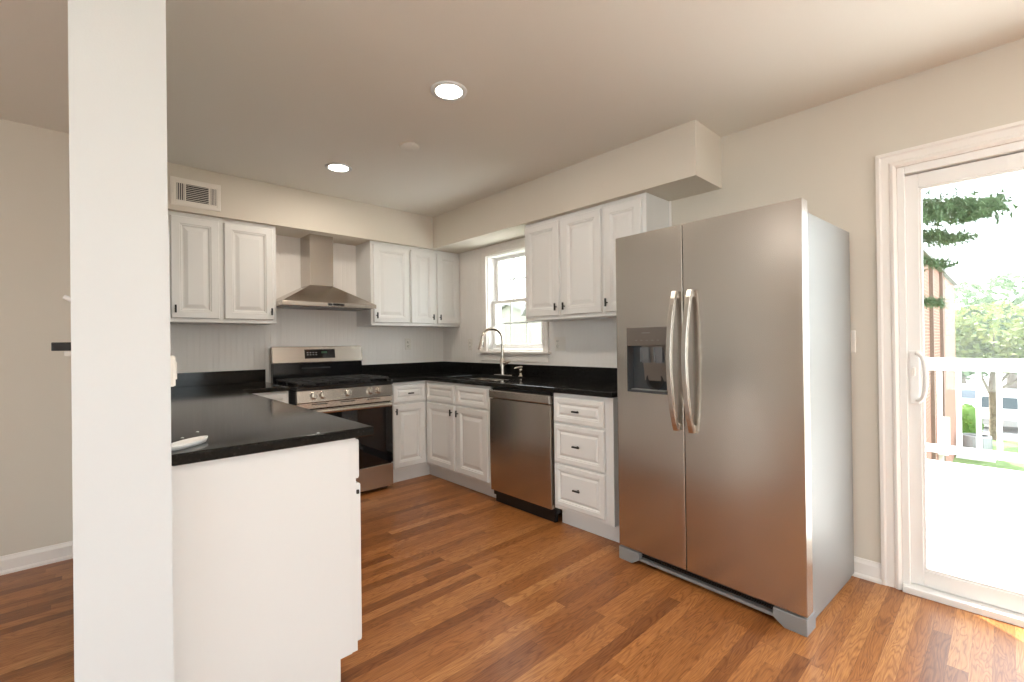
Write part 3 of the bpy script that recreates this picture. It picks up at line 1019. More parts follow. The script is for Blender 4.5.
MB().box(-hw + 0.03, -0.01, -hdp + 0.05, -0.06, -0.004, 0.001).box(0.01, hw - 0.03, -hdp + 0.05, -0.06, -0.004, 0.001).build('filter', M_GREY, hd)

# ------------------------------------------------------------------ dishwasher
dw = thing('dishwasher', 'stainless steel dishwasher between the sink cabinet and the drawers', 'dishwasher', (XF, -1.513, 0), -PI / 2)
MB().box(0.004, 0.628, 0.012, 0.56, 0.06, 0.872).build('body', M_BPLASTIC, dw)
MB().box(0.006, 0.612, 0.030, 0.060, 0.0, 0.100).cyl((0.58, 0.028, 0.05), (0.58, 0.034, 0.05), 0.022).build('kick_plate', M_BPLASTIC, dw, bevel=0.003)
dd = MB()
n = 10
pr = []
for k in range(n + 1):
    t = k / n
    pr.append((-0.018 - 0.006 * math.sin(PI * t), 0.102 + (0.792 - 0.102) * t))
dd.prism(pr + [(0.012, 0.792), (0.012, 0.102)], 'x', 0.006, 0.624)
dd.build('door_panel', M_STEEL_V, dw, bevel=0.002)
MB().box(0.006, 0.624, -0.032, 0.012, 0.800, 0.858).build('control_strip', M_STEEL_H, dw, bevel=0.006, seg=3)
MB().box(0.15, 0.46, -0.012, 0.010, 0.790, 0.802).build('pocket_handle', M_DARK, dw)
MB().box(0.010, 0.608, -0.006, 0.010, 0.863, 0.872).box(0.45, 0.50, -0.018, -0.006, 0.864, 0.870).build('top_gasket', M_BPLASTIC, dw)

# ------------------------------------------------------------------ refrigerator (turned a few degrees)
TH = -0.0509
FW = 0.931
# local x 0..FW runs away from the camera side (world +y), front faces -y local (world -x): rotate +? see below
rf = thing('refrigerator', 'large stainless steel side-by-side refrigerator with ice dispenser', 'refrigerator', (-0.7438 - math.sin(TH) * FW, -3.6374 + math.cos(TH) * FW, 0), -PI / 2 + TH)
# local +x = world -y (toward the camera): far edge x=0, near edge x=FW
FZ0, FZ1, CZ1 = 0.078, 1.788, 1.748
fd = 0.068         # door thickness
MB().box(0.006, FW - 0.006, fd + 0.017, 0.688, 0.03, CZ1).build('case', M_SIDE, rf, bevel=0.006, seg=3)
MB().box(0.022, FW - 0.022, fd - 0.002, fd + 0.019, 0.09, CZ1 - 0.01).build('door_gasket', M_DARK, rf)


def curved_door(x0, x1, hole=None):
    """door slab with a softly bowed front; hole = (hx0, hx1, hz0, hz1) for the dispenser"""
    m = MB()
    xs = sorted(set([x0, x0 + 0.001, x0 + 0.002, x0 + 0.006, x1 - 0.006, x1 - 0.002, x1 - 0.001, x1] + [x0 + (x1 - x0) * k / 14 for k in range(1, 14)] + ([hole[0], hole[1]] if hole else [])))
    zs = sorted(set([FZ0 + (FZ1 - FZ0) * k / 12 for k in range(13)] + ([hole[2], hole[3]] if hole else [])))
    def Y(x, z):
        t = (x - x0) / (x1 - x0)
        e = min(x - x0, x1 - x)
        edge = 0.0012 * max(0, 1 - e / 0.002) ** 2
        return edge - 0.0022 * math.sin(PI * t) - 0.0012 * math.sin(PI * (z - FZ0) / (FZ1 - FZ0)) + 0.002
    idx = {}
    V, F = [], []
    for i, x in enumerate(xs):
        for j, z in enumerate(zs):
            idx[i, j] = len(V)
            V.append((x, Y(x, z), z))
    for i in range(len(xs) - 1):
        for j in range(len(zs) - 1):
            if hole and xs[i] >= hole[0] - 1e-6 and xs[i + 1] <= hole[1] + 1e-6 and zs[j] >= hole[2] - 1e-6 and zs[j + 1] <= hole[3] + 1e-6:
                continue
            F.append((idx[i, j], idx[i + 1, j], idx[i + 1, j + 1], idx[i, j + 1]))
    m.add(V, F, 0, True)
    # sides and back
    per = [(i, 0) for i in range(len(xs))] + [(len(xs) - 1, j) for j in range(1, len(zs))] + [(i, len(zs) - 1) for i in range(len(xs) - 2, -1, -1)] + [(0, j) for j in range(len(zs) - 2, 0, -1)]
    fr_ = [V[idx[p]] for p in per]
    bk = [(p[0], fd, p[2]) for p in fr_]
    n_ = len(per)
    m.add(fr_ + bk, [(k, (k + 1) % n_, n_ + (k + 1) % n_, n_ + k) for k in range(n_)])
    m.add(bk, [tuple(range(n_))])
    return m


SEAM = FW - 0.528
HOLE = (0.070, 0.318, 0.937, 1.284)
ld = curved_door(0.0, SEAM - 0.002, HOLE).build('freezer_door', M_STEEL_H, rf, recalc=False)
rd = curved_door(SEAM + 0.003, FW).build('fridge_door', M_STEEL_H, rf, recalc=False)
# dispenser
hx0, hx1, hz0, hz1 = HOLE
dp = MB()
dp.box(hx0 - 0.001, hx1 + 0.001, 0.052, 0.060, hz0, hz1)                       # back
dp.box(hx0 - 0.001, hx0 + 0.004, 0.002, 0.055, hz0, hz1).box(hx1 - 0.004, hx1 + 0.001, 0.002, 0.055, hz0, hz1)
dp.box(hx0, hx1, 0.002, 0.055, hz0 - 0.001, hz0 + 0.012).box(hx0, hx1, 0.002, 0.055, hz1 - 0.004, hz1 + 0.001)
dpo = dp.build('dispenser', M_SMOKE, ld)
pnl = MB().box(hx0 + 0.001, hx1 - 0.001, -0.001, 0.050, 1.186, hz1 - 0.001).build('control_panel', M_DISP, dpo, bevel=0.003)
MB().box(0.165, 0.215, -0.002, 0.0, 1.253, 1.257).build('name_badge', M_GREY, pnl)
for k in range(5):
    MB().box(0.125 + k * 0.033, 0.137 + k * 0.033, -0.002, 0.0, 1.214, 1.217).build('button_mark', M_GREY, pnl)
MB().prism([(0.052, 1.00), (0.052, 1.15), (0.020, 1.185), (0.012, 1.185), (0.040, 1.00)], 'x', hx0 + 0.085, hx1 - 0.006).build('chute_plate', M_DISP, dpo)
for c0 in (0.150, 0.232):
    pd = MB().prism([(0.020, 1.095), (0.024, 1.095), (0.014, 1.178), (0.008, 1.178)], 'x', c0, c0 + 0.052)
    pd.box(c0, c0 + 0.006, 0.004, 0.03, 1.10, 1.178).box(c0 + 0.046, c0 + 0.052, 0.004, 0.03, 1.10, 1.178)
    pd.build('paddle', M_CLEARP, dpo)
MB().lathe([(0.0, 0.0), (0.036, 0.0), (0.046, 0.004), (0.052, 0.004), (0.054, 0.0)], (0.215, 0.040, 1.0), 28, axis='y').build('water_ring', M_BPLASTIC, dpo)
MB().box(hx0 + 0.02, hx1 - 0.02, 0.006, 0.05, hz0 + 0.012, hz0 + 0.016).build('drip_tray', M_GREY, dpo)


def fridge_handle(cx, parent, skew):
    m = MB()
    K = 20
    V = []
    for k in range(K + 1):
        t = k / K
        z = 0.765 + (1.458 - 0.765) * t
        bow = math.sin(PI * t)
        yc = -0.020 - 0.044 * bow ** 0.75
        w = 0.0180 - 0.0015 * abs(2 * t - 1)
        x = cx + skew * 0.010 * (bow - 0.4)
        V.append([(x - w, yc + 0.006, z), (x - w * 0.7, yc - 0.008, z), (x + w * 0.7, yc - 0.008, z), (x + w, yc + 0.006, z), (x + w * 0.6, yc + 0.013, z), (x - w * 0.6, yc + 0.013, z)])
    v = [p for rr in V for p in rr]
    f = []
    for k in range(K):
        for q in range(6):
            q2 = (q + 1) % 6
            f.append((k * 6 + q, k * 6 + q2, (k + 1) * 6 + q2, (k + 1) * 6 + q))
    m.add(v, f, 0, False)
    m.add(V[0], [tuple(range(6))]); m.add(V[-1], [tuple(reversed(range(6)))])
    m.box(cx - 0.011, cx + 0.011, -0.024, 0.004, 0.765, 0.800).box(cx - 0.011, cx + 0.011, -0.024, 0.004, 1.423, 1.458)
    return m.build('handle', M_HANDLE, parent, bevel=0.002)


fridge_handle(SEAM - 0.036, ld, -1)
fridge_handle(SEAM + 0.046, rd, -1)
# hinges and bottom grille
for a in (0.02, FW - 0.09):
    MB().box(a, a + 0.07, 0.07, 0.14, CZ1 - 0.002, CZ1 + 0.020).build('top_hinge_cover', M_GREY, rf, bevel=0.004)
gr = MB()
gr.prism([(0.0, 0.0), (0.085, 0.0), (0.130, 0.030), (0.130, 0.069), (0.0, 0.069)], 'y', -0.004, 0.10)
gr.prism([(FW, 0.0), (FW - 0.085, 0.0), (FW - 0.130, 0.030), (FW - 0.130, 0.069), (FW, 0.069)], 'y', -0.004, 0.10)
gr.box(0.12, FW - 0.12, 0.016, 0.05, 0.018, 0.034)
gr.box(0.004, FW - 0.004, 0.05, 0.10, 0.018, 0.074)
gro = gr.build('base_grille', M_GREY, rf, bevel=0.003)
sl = MB()
for k in range(3):
    sl.box(0.13, FW - 0.13, 0.030, 0.052, 0.040 + k * 0.011, 0.046 + k * 0.011)
sl.build('grille_slats', M_BPLASTIC, gro)
MB().box(0.02, FW - 0.02, 0.09, 0.68, 0.004, 0.035).build('undercarriage', M_GREY, rf)
# ------------------------------------------------------------------ ceiling and wall fittings
def recessed(name, label, x, y, watt=5.5, tint=(1.0, 0.89, 0.76)):
    t = thing(name, label, 'ceiling light', (x, y, H), 0, 'recessed ceiling lights')
    MB().lathe([(0.066, -0.004), (0.072, -0.0075), (0.088, -0.006), (0.090, -0.001), (0.090, 0.0), (0.066, 0.0)], caps=False).build('trim_ring', M_POST, t)
    MB().lathe([(0.0, -0.0035), (0.0665, -0.0035), (0.0665, -0.001), (0.0, -0.001)]).build('lens', M_LAMP, t)
    d = bpy.data.lights.new('recessed_lamp', 'AREA')
    d.shape = 'DISK'
    d.size = 0.14
    d.energy = watt
    d.color = tint
    o = bpy.data.objects.new('recessed_lamp', d)
    COL.objects.link(o)
    o.parent = t
    o.location = (0, 0, -0.012)


recessed('recessed_light', 'lit round recessed ceiling light nearer the camera', -1.555, -2.334)
recessed('recessed_light', 'lit round recessed ceiling light near the range hood', -1.560, -1.005)
for x_, y_, l_ in ((-1.5, -4.5, 'added unseen fill light in the ceiling in front of the patio door'), (-1.5, -5.9, 'added unseen fill light in the ceiling by the rear wall near the patio door'),
                   (-3.6, -5.9, 'added unseen fill light in the ceiling in the middle of the rear of the room'), (-5.2, -4.6, 'added unseen fill light in the ceiling near the side wall of the adjoining room'),
                   (-4.6, -2.2, 'added unseen fill light in the ceiling over the adjoining room')):
    recessed('recessed_light', l_, x_, y_, 6.0, (1.0, 0.96, 0.90))  # invented fill lamps out of view, added to brighten the room
sdm = thing('ceiling_cover_plate', 'round beige blank cover plate on the ceiling between the two lights', 'cover plate', (-1.371, -1.645, H))
MB().lathe([(0.0, -0.013), (0.055, -0.013), (0.060, -0.010), (0.062, 0.0), (0.0, 0.0)]).build('plate', M_CEIL, sdm)
MB().cyl((0.03, 0.0, -0.0135), (0.03, 0, -0.012), 0.004).build('screw', M_PLATE, sdm)

av = thing('air_vent', 'white louvred air vent register on the soffit above the left cabinet', 'air vent', (-2.447, YSF, 2.178))
vw, vh = 0.295, 0.192
MB().rings(0, vw, 0, vh, [(0, 0), (0, 0.003), (0.006, 0.006), (0.022, 0.006), (0.024, 0.004)]).build('face_plate', M_PLATE, av)
def louvre_group(x0, x1, vert, n_):
    z0, z1 = 0.040, vh - 0.038
    o = MB().box(x0, x1, -0.0052, -0.0038, z0, z1).build('opening', M_DARK, av)
    s = MB()
    for k in range(n_):
        if vert:
            xx = x0 + (x1 - x0) * (k + 0.5) / n_
            s.box(xx - 0.0022, xx + 0.0022, -0.009, -0.0045, z0, z1)
        else:
            zz = z0 + (z1 - z0) * (k + 0.5) / n_
            s.add([(x0, -0.005, zz + 0.002), (x1, -0.005, zz + 0.002), (x1, -0.011, zz - 0.003), (x0, -0.011, zz - 0.003), (x0, -0.005, zz + 0.0035), (x1, -0.005, zz + 0.0035), (x1, -0.011, zz - 0.0015), (x0, -0.011, zz - 0.0015)],
                  [(0, 1, 2, 3), (7, 6, 5, 4), (0, 4, 5, 1), (1, 5, 6, 2), (2, 6, 7, 3), (3, 7, 4, 0)])
    s.build('louvres', M_PLATE, o)
louvre_group(0.036, 0.078, True, 4)
louvre_group(0.088, 0.220, False, 9)
louvre_group(0.234, 0.268, True, 4)
MB().box(0.012, 0.018, -0.016, -0.005, 0.085, 0.115).build('damper_lever', M_PLATE, av)


def outlet(label, loc, rz, kind='outlet', gangs=1):
    w = 0.070 + 0.046 * (gangs - 1)
    t = thing('electrical_outlet' if kind == 'outlet' else 'light_switch', label, 'outlet' if kind == 'outlet' else 'light switch', loc, rz)
    MB().rings(-w / 2, w / 2, -0.0575, 0.0575, [(0, 0), (0, 0.003), (0.003, 0.0055), (0.010, 0.0055)]).build('plate', M_PLATE, t)
    for g in range(gangs):
        cx = -w / 2 + 0.035 + 0.046 * g
        if kind == 'outlet' or (kind == 'both' and g == 0):
            for zz in (-0.020, 0.020):
                f_ = MB().lathe([(0.0165, 0.005), (0.0165, 0.0075), (0.0, 0.0075)], (cx, 0, zz), 20, axis='y').build('receptacle', M_PLATE, t)
                MB().box(cx - 0.008, cx - 0.0058, -0.0082, -0.0070, zz - 0.003, zz + 0.006).box(cx + 0.0058, cx + 0.008, -0.0082, -0.0070, zz - 0.003, zz + 0.006).build('slots', M_DARK, f_)
        else:
            MB().box(cx - 0.0165, cx + 0.0165, -0.008, -0.005, -0.033, 0.033).build('rocker', M_PLATE, t, bevel=0.002)
    return t


outlet('white outlet on the beadboard right of the range', (-0.443, -0.009, 1.210), 0)
outlet('double white switch and outlet plate on the beadboard right of the sink window', (-0.009, -1.690, 1.196), -PI / 2, 'both', 2)
outlet('white outlet on the beadboard left of the sink window', (-0.009, -0.490, 1.20), -PI / 2)
outlet('white outlet on the beadboard at far left behind the near counter', (-2.450, -0.009, 1.22), 0)
outlet('white light switch on the wall beside the patio door, close to the refrigerator', (0, -3.640, 1.195), -PI / 2, 'switch')
t = outlet('off-white switch box sticking out of the right edge of the white partition', (XP1 + 0.004, -2.605, 1.146), PI / 2, 'switch')
MB().box(-0.036, 0.036, -0.003, 0.001, -0.0575, 0.0575).build('backing', M_PLATE, t)
t.scale = (1, 2.2, 0.74)

# fittings on the left face of the partition (seen edge-on)
t = thing('wall_bracket', 'small black bar sticking out of the left side of the white partition', 'bracket', (XP0, -2.06, 1.204))
MB().box(-0.054, 0.0, -0.020, 0.020, 0.0, 0.028).build('bar', M_BPLASTIC, t, bevel=0.002)
MB().box(-0.024, 0.0, -0.014, 0.014, -0.019, -0.001).build('foot', M_PLATE, t, bevel=0.003)
t = thing('wall_hook', 'small white hook on the left side of the partition above the black bar', 'hook', (XP0, -2.06, 1.374))
MB().tube([(0, 0, 0), (-0.012, 0, 0.004), (-0.024, 0, 0.011)], [0.009, 0.008, 0.007], 10).build('prong', M_VINYL, t)
MB().box(-0.004, 0.0, -0.012, 0.012, -0.02, 0.02).build('plate', M_VINYL, t, bevel=0.001)

# white tray and plaster crumbs on the near counter
t = thing('tray', 'narrow white oval tray lying on the near black counter beside the partition', 'tray', (-2.660, -2.515, ZC1), math.radians(44))
V = [(0.0, 0.004), (0.75, 0.004), (0.88, 0.008), (0.97, 0.018), (1.0, 0.020), (0.99, 0.014), (0.90, 0.0), (0.0, 0.0)]
MB().lathe(V, n=40).xf(lambda p: Vector((p.x * 0.078, p.y * 0.026, p.z * 0.75))).build('dish', M_VINYL, t)
for x, y, l in ((-2.60, -2.28, 'white plaster crumb on the near counter, farthest from its front edge'),
                (-2.655, -2.37, 'white plaster crumb on the near counter just beyond the white tray'),
                (-2.31, -2.612, 'white plaster crumb at the front edge of the near counter')):
    m = MB().lathe([(0.0, 0.0), (0.0040, 0.0005), (0.0045, 0.002), (0.0025, 0.004), (0.0, 0.0045)], n=7).xf(lambda p: Vector((p.x * 1.2, p.y * 0.8, p.z)))
    o = m.build('plaster_crumb', M_VINYL)
    o.location = (x, y, ZC1)
    tag(o, l, 'crumb', 'plaster crumbs on the near counter')

# ------------------------------------------------------------------ outside: deck and railing
ZD, XD = -0.09, 3.62
GZ = -2.75
dk = MB()
for k in range(26):
    a = 0.175 + k * 0.1365
    dk.box(a, a + 0.131, -9.5, -0.4, ZD - 0.03, ZD)
dk.box(0.165, XD + 0.05, -9.5, -0.4, ZD - 0.24, ZD - 0.031)
struct(dk.build('deck', M_DECK), 'sunlit pale deck boards outside the patio door', 'deck')
ra = thing('deck_railing', 'white deck railing with square balusters beyond the patio door', 'railing', (XD, -2.2, ZD))
MB().box(-0.045, 0.045, -7.2, 1.8, 1.045, 1.085).box(-0.020, 0.020, -7.2, 1.8, 0.960, 1.045).build('top_rail', M_VINYL, ra, bevel=0.006)
MB().box(-0.022, 0.022, -7.2, 1.8, 0.105, 0.185).build('bottom_rail', M_VINYL, ra, bevel=0.004)
bal = MB().box(-0.019, 0.019, -0.019, 0.019, 0.182, 0.965)
b0 = bal.build('baluster', M_VINYL, ra, bevel=0.002)
k = 0
for i in range(40):
    y = 1.595 - i * 0.1415
    if k == 0:
        o = b0
    else:
        o = b0.copy()
        COL.objects.link(o)
        o.parent = ra
    o.location = (0, y, 0)
    k += 1
for y in (1.7, -2.75, -7.1):
    MB().box(-0.05, 0.05, y - 0.05, y + 0.05, -0.2, 1.09).box(-0.058, 0.058, y - 0.058, y + 0.058, 1.09, 1.115).build('post', M_VINYL, ra, bevel=0.003)
# roof overhang above this wall
ev = MB().box(0.16, 0.64, -10, 4, 2.62, 2.80).box(0.64, 0.66, -10, 4, 2.60, 2.82)
struct(ev.build('roof_eave', M_VINYL), 'white roof overhang above the window wall', 'eave')

# ground
struct(MB().box(0.3, 23.2, -30, 40, GZ - 0.2, GZ).build('lawn', M_GRASS), 'green lawn below the deck', 'lawn')
struct(MB().box(23.2, 70, -40, 60, GZ - 0.2, GZ - 0.01).build('parking_lot', M_ASPH), 'pale grey parking lot beyond the lawn', 'parking lot')
struct(MB().box(22.9, 23.6, -30, 40, GZ - 0.1, GZ + 0.02).build('sidewalk', mat('concrete', (0.62, 0.61, 0.58), 0.8)), 'pale concrete sidewalk at the lawn edge', 'sidewalk')
struct(MB().box(-30, 60, -60, YR - 0.4, GZ - 0.3, GZ - 0.2).build('rear_ground', mat('rear_bounce_ground', (0.55, 0.53, 0.50), 0.9)), 'made-up patio ground behind the house, unseen, kept pale for neutral bounce light', 'patio')  # unseen ground made pale so the light it bounces indoors stays neutral

# brick building
bb = thing('brick_building', 'red brick building wall with downspouts seen through the patio door', 'building', (14.2, -2.97, GZ))
MB().box(-5.5, 5.0, 0, 4, 0, 5.75).build('wall', 'brick', bb)
MB().prism([(-0.10, 5.72), (-0.10, 5.80), (2.0, 6.9), (4.1, 5.80), (4.1, 5.72)], 'x', -5.55, 5.08).build('roof', M_ROOF, bb)
for x in (-0.2, -2.6):
    MB().box(x - 0.04, x + 0.04, -0.07, 0, 0.2, 5.70).build('downspout', mat('brown_metal', (0.16, 0.10, 0.075), 0.5), bb)
um = MB().box(-1.35, -0.75, -0.20, 0, 1.0, 1.9).box(-1.1, -1.0, -0.10, 0, 0.1, 1.0).build('utility_box', M_PLATE, bb, bevel=0.01)

ac = thing('air_conditioner', 'grey outdoor air conditioning unit by the brick corner below the deck', 'air conditioner', (18.5, -3.46, GZ))
MB().lathe([(0.0, 0.05), (0.36, 0.05), (0.37, 0.08), (0.37, 0.72), (0.36, 0.74), (0.32, 0.75), (0.0, 0.75)], n=28).build('cabinet', mat('ac_grey', (0.30, 0.31, 0.31), 0.5, metal=0.3), ac)
fins = MB()
for k in range(36):
    t_ = 2 * PI * k / 36
    fins.cyl((0.373 * math.cos(t_), 0.373 * math.sin(t_), 0.1), (0.373 * math.cos(t_), 0.373 * math.sin(t_), 0.70), 0.006, n=5)
fins.build('louvre_bars', M_GREY, ac)
MB().lathe([(0.10, 0.76), (0.20, 0.765), (0.21, 0.76), (0.30, 0.76), (0.31, 0.755)], n=28, caps=False).build('fan_grille', M_BPLASTIC, ac)
MB().box(-0.45, 0.45, -0.45, 0.45, 0.0, 0.05).build('pad', MATS['concrete'], ac)


# ------------------------------------------------------------------ vegetation
def leaves(m, c, rad, n_, size, squash=1.0):
    for _ in range(n_):
        while True:
            p = Vector((random.uniform(-1, 1), random.uniform(-1, 1), random.uniform(-1, 1)))
            if p.length < 1:
                break
        p = p.normalized() * (p.length ** 0.45)
        q = Vector((c[0] + p.x * rad[0], c[1] + p.y * rad[1], c[2] + p.z * rad[2]))
        a = Vector((random.gauss(0, 1), random.gauss(0, 1), random.gauss(0, 0.6))).normalized()
        b_ = a.orthogonal().normalized()
        b_ = (b_ * math.cos(random.uniform(0, 6.28)) + a.cross(b_) * math.sin(random.uniform(0, 6.28))).normalized()
        s = size * random.uniform(0.6, 1.3)
        m.add([q - a * s, q - b_ * s * 0.55, q + a * s, q + b_ * s * 0.55], [(0, 1, 2, 3)])


def broad_tree(name, label, loc, trunk_h, trunk_r, blobs, n_, size, lm, group=None):
    t = thing(name, label, 'tree', loc, 0, group)
    tm = MB().tube([(0, 0, 0), (0.03, 0.02, trunk_h * 0.4), (-0.02, 0.05, trunk_h * 0.75), (0.05, 0.0, trunk_h)], [trunk_r * 1.25, trunk_r, trunk_r * 0.85, trunk_r * 0.6], 10)
    for (cx, cy, cz), rad in blobs:
        z0 = trunk_h * random.uniform(0.45, 0.8)
        e = Vector((cx, cy, cz))
        s_ = Vector((0, 0, z0))
        tm.tube([s_, s_.lerp(e, 0.5) + Vector((0, 0, 0.15)), e], [trunk_r * 0.45, trunk_r * 0.3, trunk_r * 0.12], 7)
    tm.build('trunk', M_BARK, t)
    lf = MB()
    for c, rad in blobs:
        leaves(lf, c, rad, n_, size)
    lf.build('foliage', lm, t, recalc=False)
    return t


broad_tree('maple_tree', 'leafy yellow-green tree with bare trunk behind the deck railing', (22.7, -3.84, GZ), 2.9, 0.135,
           [((0, 0, 4.3), (1.5, 1.5, 1.0)), ((-0.3, 0.95, 3.8), (1.0, 0.75, 0.9)), ((0.2, -1.3, 3.7), (1.2, 1.2, 0.9)), ((0.0, -0.2, 3.1), (1.1, 1.2, 0.5)), ((-0.5, -2.2, 3.3), (0.9, 0.8, 0.8))],
           750, 0.13, M_LEAF1)
random.seed(21)
far = [(41, -2.0, 8.0, 2.9), (49, -4.4, 9.2, 3.0), (42, -7.6, 8.3, 2.6), (56, -11.2, 10.2, 3.4), (51, 2.6, 8.6, 2.9)]
names = ['leftmost distant green tree beyond the parking lot', 'tall distant green tree behind the yellow-green tree', 'distant green tree at the right edge of the door glass',
         'distant green tree beyond the right edge of the door', 'distant green tree hidden behind the brick building']
for (x, y, h_, w), l in zip(far, names):
    broad_tree('shade_tree', l, (x, y, GZ), h_ * 0.5, 0.25,
               [((0, 0, h_ * 0.68), (w, w * 0.7, h_ * 0.28)), ((0.3, w * 0.4, h_ * 0.52), (w * 0.7, w * 0.5, h_ * 0.24)), ((-0.4, -w * 0.4, h_ * 0.56), (w * 0.7, w * 0.5, h_ * 0.24)), ((0, 0, h_ * 0.34), (w * 0.8, w * 0.7, h_ * 0.22))],
               520, 0.30, M_LEAF2, 'distant trees beyond the parking lot')

hg = thing('hedge', 'rounded clipped green hedge behind the air conditioning unit', 'hedge', (21.3, -3.10, GZ))
MB().lathe([(0.0, 0.0), (0.34, 0.0), (0.40, 0.4), (0.41, 0.95), (0.35, 1.24), (0.20, 1.38), (0.0, 1.43)], n=20).build('core', M_HEDGE, hg)
lf = MB()
leaves(lf, (0, 0, 0.72), (0.47, 0.47, 0.76), 1400, 0.05)
lf.build('foliage', M_HEDGE, hg, recalc=False)

# pine: trunk beyond the house corner, long boughs reaching across the door glass
pt = thing('pine_tree', 'dark pine with long boughs hanging across the top of the patio door view', 'tree', (7.2, -1.5, GZ))
MB().tube([(0, 0, 0), (0.05, 0, 4), (0.0, 0.05, 8.5)], [0.20, 0.16, 0.05], 10).build('trunk', M_BARK, pt)
bo, nd = MB(), MB()
random.seed(5)
def bough(z0, tip, droop, dens, spread=0.24):
    s_ = Vector((0.03, 0, z0))
    e = Vector(tip)
    mid = s_.lerp(e, 0.55) + Vector((0, 0, droop))
    pts_ = smooth_path([s_, mid, e], 10)
    bo.tube(pts_, [0.035 * (1 - 0.8 * k / (len(pts_) - 1)) for k in range(len(pts_))], 6)
    for k, p in enumerate(pts_):
        fr_ = k / (len(pts_) - 1)
        if fr_ < 0.25:
            continue
        for _ in range(dens):
            sp = spread * (1.15 - 0.7 * fr_)
            c = p + Vector((random.gauss(0, sp * 1.3), random.gauss(0, sp * 1.3), random.gauss(-0.03, sp * 0.52)))
            for _ in range(16):
                d = Vector((random.gauss(0, 1), random.gauss(-0.4, 1), random.gauss(-0.1, 0.7))).normalized() * random.uniform(0.08, 0.15)
                w = d.cross(Vector((0.3, 0.2, 1))).normalized() * 0.010
                nd.add([c - w, c + w, c + d], [(0, 1, 2)])
for z0, tip, droop, dens, spd in ((6.55, (1.3, -2.75, 6.85), 0.10, 26, 0.24), (6.35, (1.9, -2.55, 6.40), 0.05, 22, 0.22), (6.0, (1.3, -2.45, 6.10), 0.08, 28, 0.24), (6.2, (1.55, -2.5, 6.26), 0.05, 22, 0.22),
                                  (5.9, (1.6, -2.15, 5.78), 0.06, 22, 0.20), (5.4, (1.2, -1.95, 5.30), 0.06, 10, 0.16), (4.75, (1.5, -1.85, 4.62), 0.05, 9, 0.14), (7.0, (0.9, -2.3, 7.35), 0.2, 10, 0.2)):
    bough(z0, tip, droop, dens, spd)
bo.build('boughs', M_BARK, pt)
nd.build('needles', M_PINE, pt, recalc=False)


